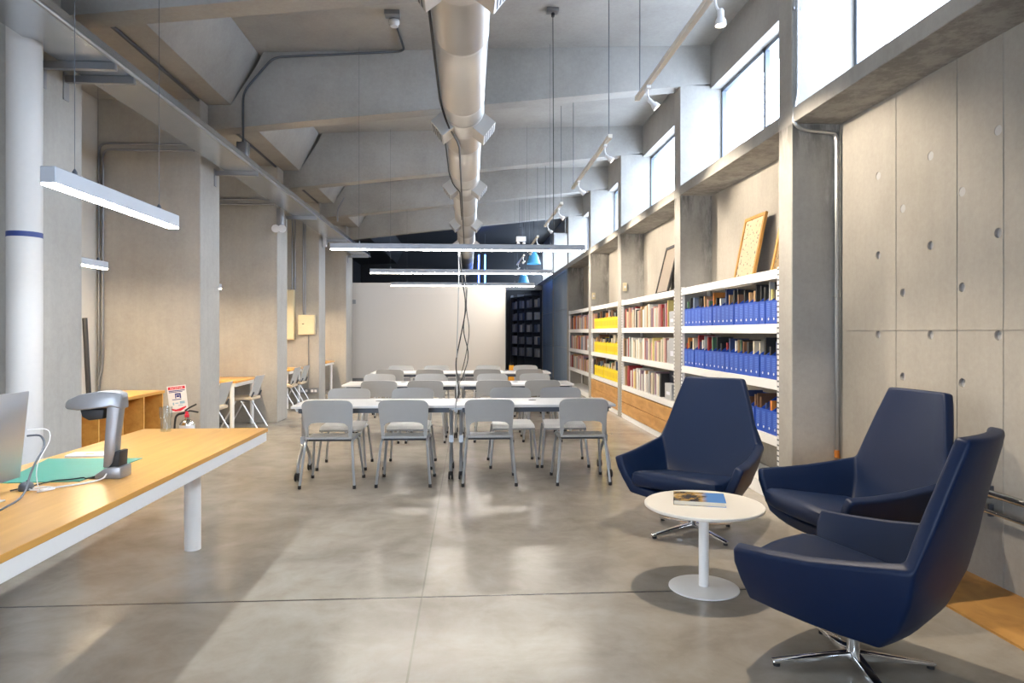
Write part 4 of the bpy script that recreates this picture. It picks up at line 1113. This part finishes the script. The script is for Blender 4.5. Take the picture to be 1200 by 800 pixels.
for (ya, yb), sps, lab in trk:
    r = tag(empty('spotlight_track', (XT, (ya + yb) / 2, ZT)), lab, 'track light', 'spotlight tracks on the right'); h = (yb - ya) / 2
    MB().box(-.018, .018, -h, h, 0, .034).box(-.021, .021, -h - .01, -h + .02, -.003, .036).box(-.021, .021, h - .02, h + .01, -.003, .036).build('rail', M['offwhite'], r, smooth=False)
    for f in (-.95, .95):
        MB().tube([(0, f * h, .034), (0, f * h, slab_z(XT) - ZT)], .004, 6).build('suspension_wire', M['steel_dark'], r)
    for ys, d in sps:
        yl = ys - (ya + yb) / 2; d = Vector(d).normalized()
        q = d.to_track_quat('Z', 'Y').to_matrix()
        ad = MB().box(-.016, .016, yl - .045, yl + .045, -.022, 0); ad.tube(rounded([(0, yl, -.02), (.0, yl, -.07), (.03, yl, -.115)], .03), .008, 8)
        hd = ad.build('spot_arm', M['white_plastic'], r)
        c = Vector((.03, yl, -.12))
        mb = MB(); pf = [(.014, -.03), (.019, -.02), (.019, .015), (.030, .035), (.034, .065), (.031, .065), (.024, .04)]
        rings = [[c + q @ Vector((rr * math.cos(2 * PI * k / 16), rr * math.sin(2 * PI * k / 16), hh)) for k in range(16)] for rr, hh in pf]
        v = mb.grid(rings, close=True); mb.face(v[0][::-1])
        hb = mb.build('spot_head', M['white_plastic'], hd)
        mb = MB(); v = mb.grid([[c + q @ Vector((rr * math.cos(2 * PI * k / 12), rr * math.sin(2 * PI * k / 12), hh)) for k in range(12)] for rr, hh in ((.023, .04), (.021, .055), (.010, .060))], close=True)
        mb.face(v[-1]); mb.face(v[0][::-1]); mb.build('bulb', M['e_bulb'], hb)
        ld = bpy.data.lights.new('spot_beam', 'SPOT'); ld.energy = (SPOT_W if d.x > -.1 else SPOT_W * 0.5) * (1.2 if abs(d.x) < .1 else 1)
        ld.color = (1.0, .86, .68); ld.spot_size = math.radians(100); ld.spot_blend = .5; ld.shadow_soft_size = .035
        lo = bpy.data.objects.new('spot_beam', ld); COL.objects.link(lo); lo.parent = r
        lo.location = c + d * .095; lo.rotation_euler = spot_dir(d)

# ------------------------------------------------------------------ far end of the room
r = tag(empty('projection_board', (-1.18, 20.30, 0)), 'large free-standing off-white board at the far end behind the tables', 'board')
MB().box(-2.27, 2.27, 0, .06, .10, 2.90).build('board_panel', M['screen'], r, bevel=.004, seg=1, smooth=False)
MB().box(-2.29, -2.27, -.01, .07, 0, 2.92).box(2.27, 2.29, -.01, .07, 0, 2.92).box(-2.27, 2.27, -.01, .07, 0, .10).build('board_frame', M['silver_plastic'], r, smooth=False)
MB().box(-2.24, -2.12, -.03, .0, 2.28, 2.40).build('control_box', M['grey_card'], r, bevel=.004, seg=1)
for i, (ya, yb, w_) in enumerate(((PN[6] + PT + .01, PN[7] - .01, 'nearer'), (PN[7] + PT + .01, PN[8] - .01, 'farther'))):
    r = tag(empty('blue_panel', (XFRONT, (ya + yb) / 2, 0)), '%s of two dark blue ribbed panels closing the right wall bays' % w_, 'panel', 'dark blue panels'); h = (yb - ya) / 2
    mb = MB(); n = int(2 * h / .05)
    pts = []
    for k in range(n + 1):
        y = -h + 2 * h * k / n; pts.append((0 if k % 2 else .02, y))
    pts += [(.05, h), (.05, -h)]
    mb.prism(pts, 'z', .05, 3.08); mb.build('ribbed_sheet', M['blue_panel'], r, smooth=False)
    MB().box(-.012, .05, -h, h, 0, .05).box(-.012, .05, -h, h, 3.08, 3.125).box(-.010, .0, -h, h, 1.02, 1.04).box(-.010, .0, -h, h, 2.05, 2.07).build('panel_rail', M['blue_panel'], r, smooth=False)
# dark bookcase beyond the panels
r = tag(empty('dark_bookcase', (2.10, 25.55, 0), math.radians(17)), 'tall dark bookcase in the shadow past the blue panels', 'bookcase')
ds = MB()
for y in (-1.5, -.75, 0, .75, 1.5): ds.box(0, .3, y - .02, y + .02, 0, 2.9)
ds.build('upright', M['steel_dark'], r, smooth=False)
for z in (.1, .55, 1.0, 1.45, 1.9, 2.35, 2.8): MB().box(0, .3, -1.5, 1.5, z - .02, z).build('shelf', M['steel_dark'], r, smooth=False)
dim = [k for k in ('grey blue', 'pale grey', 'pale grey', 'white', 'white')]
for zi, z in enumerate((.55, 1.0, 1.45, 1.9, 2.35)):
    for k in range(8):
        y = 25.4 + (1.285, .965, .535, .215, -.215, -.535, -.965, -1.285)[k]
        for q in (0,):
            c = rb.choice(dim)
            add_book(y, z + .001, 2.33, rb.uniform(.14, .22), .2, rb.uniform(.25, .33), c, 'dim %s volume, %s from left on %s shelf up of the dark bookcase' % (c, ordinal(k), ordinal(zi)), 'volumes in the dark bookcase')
            o = LAST[0]
            yl = o.location.y - 25.4; ca, sa = math.cos(math.radians(17)), math.sin(math.radians(17))
            o.location = (2.10 + ca * .03 - sa * yl, 25.55 + sa * .03 + ca * yl, o.location.z); o.rotation_euler = (0, 0, math.radians(17))
struct(MB().box(1.1, XS, 24.2, 24.5, 2.95, 3.12).build('beam', M['conc_ceil'], smooth=False), 'pale horizontal beam above the dark bookcase', 'beam')
for x, y, z, lab in ((1.80, 18.8, 3.33, 'nearer blue bell pendant lamp beside the window pilasters'), (1.76, 21.8, 3.0, 'farther blue bell pendant lamp behind the back pendant')):
    r = tag(empty('bell_pendant', (x, y, z)), lab, 'pendant lamp', 'blue bell pendants')
    MB().lathe([(.0, .40), (.035, .40), (.05, .34), (.085, .29), (.13, .22), (.155, .12), (.20, .0), (.195, .0), (.148, .12), (.122, .215), (.0, .30)], n=24, cap=False).build('lamp_shade', M['blue_lamp'], r)
    MB().tube([(0, 0, .39), (0, 0, .48)], .03, 10).build('socket', M['black'], r); MB().tube([(0, 0, .47), (0, 0, slab_z(x) - z)], .006, 6).build('cord', M['black'], r)
    MB().lathe([(.02, .18), (.05, .12), (.05, .08), (.02, .05)], n=14).build('bulb', M['e_bulb'], r)
r = tag(empty('hanging_emergency_light', (1.30, 16.9, 3.70)), 'white emergency light box hung from wires right of the duct', 'emergency light')
MB().box(-.12, .12, -.05, .05, 0, .12).build('housing', M['white_plastic'], r, bevel=.006); MB().box(-.05, .05, -.04, .04, .12, .35).build('battery_box', M['steel_dark'], r, bevel=.005)
for sx in (-1, 1): MB().lathe([(.03, -.02), (.045, -.06), (.0, -.062)], (sx * .07, -.03, -.0), 14, 'z', cap=False).build('lamp_head', M['white_plastic'], r)
MB().tube([(-.03, 0, .35), (-.03, 0, slab_z(1.3) - 3.70)], .006, 6).tube([(.03, 0, .35), (.03, 0, slab_z(1.3) - 3.70)], .006, 6).build('suspension_wire', M['steel_dark'], r)
r = tag(empty('floor_sign', (1.02, 16.2, 0)), 'small yellow folding floor stand in the dark gap right of the white board', 'floor sign'); r.scale = (.7, .8, .95)
for sy in (-1, 1):
    mb = MB(); mb.hull8([(-.13, sy * .15, 0), (.13, sy * .15, 0), (.13, sy * .15 + .015, 0), (-.13, sy * .15 + .015, 0), (-.08, sy * .01, .70), (.08, sy * .01, .70), (.08, sy * .01 + .012, .70), (-.08, sy * .01 + .012, .70)])
    mb.build('panel', M['yellow_obj'], r, smooth=False)
MB().tube(rounded([(-.05, 0, .70), (-.04, 0, .77), (.04, 0, .77), (.05, 0, .70)], .03), .012, 8).build('handle', M['black'], r)

M['e_blue'] = emit('blue_led', (.04, .18, 1.0), 14.0)
for x, lab in ((.36, 'left one of two vertical blue light tubes behind the white board'), (.58, 'right one of two vertical blue light tubes behind the white board')):
    r = tag(empty('light_tube', (x, 24.0, 2.9)), lab, 'light tube', 'blue light tubes')
    MB().lathe([(.022, .03), (.022, 1.27)], n=12).build('tube', M['e_blue'], r)
    for z in (0, 1.26): MB().lathe([(.03, z), (.03, z + .04)], n=12).build('end_socket', M['steel_dark'], r)
    MB().tube([(0, 0, 1.29), (0, 0, slab_z(x) - 2.9)], .006, 6).build('suspension_wire', M['steel_dark'], r)
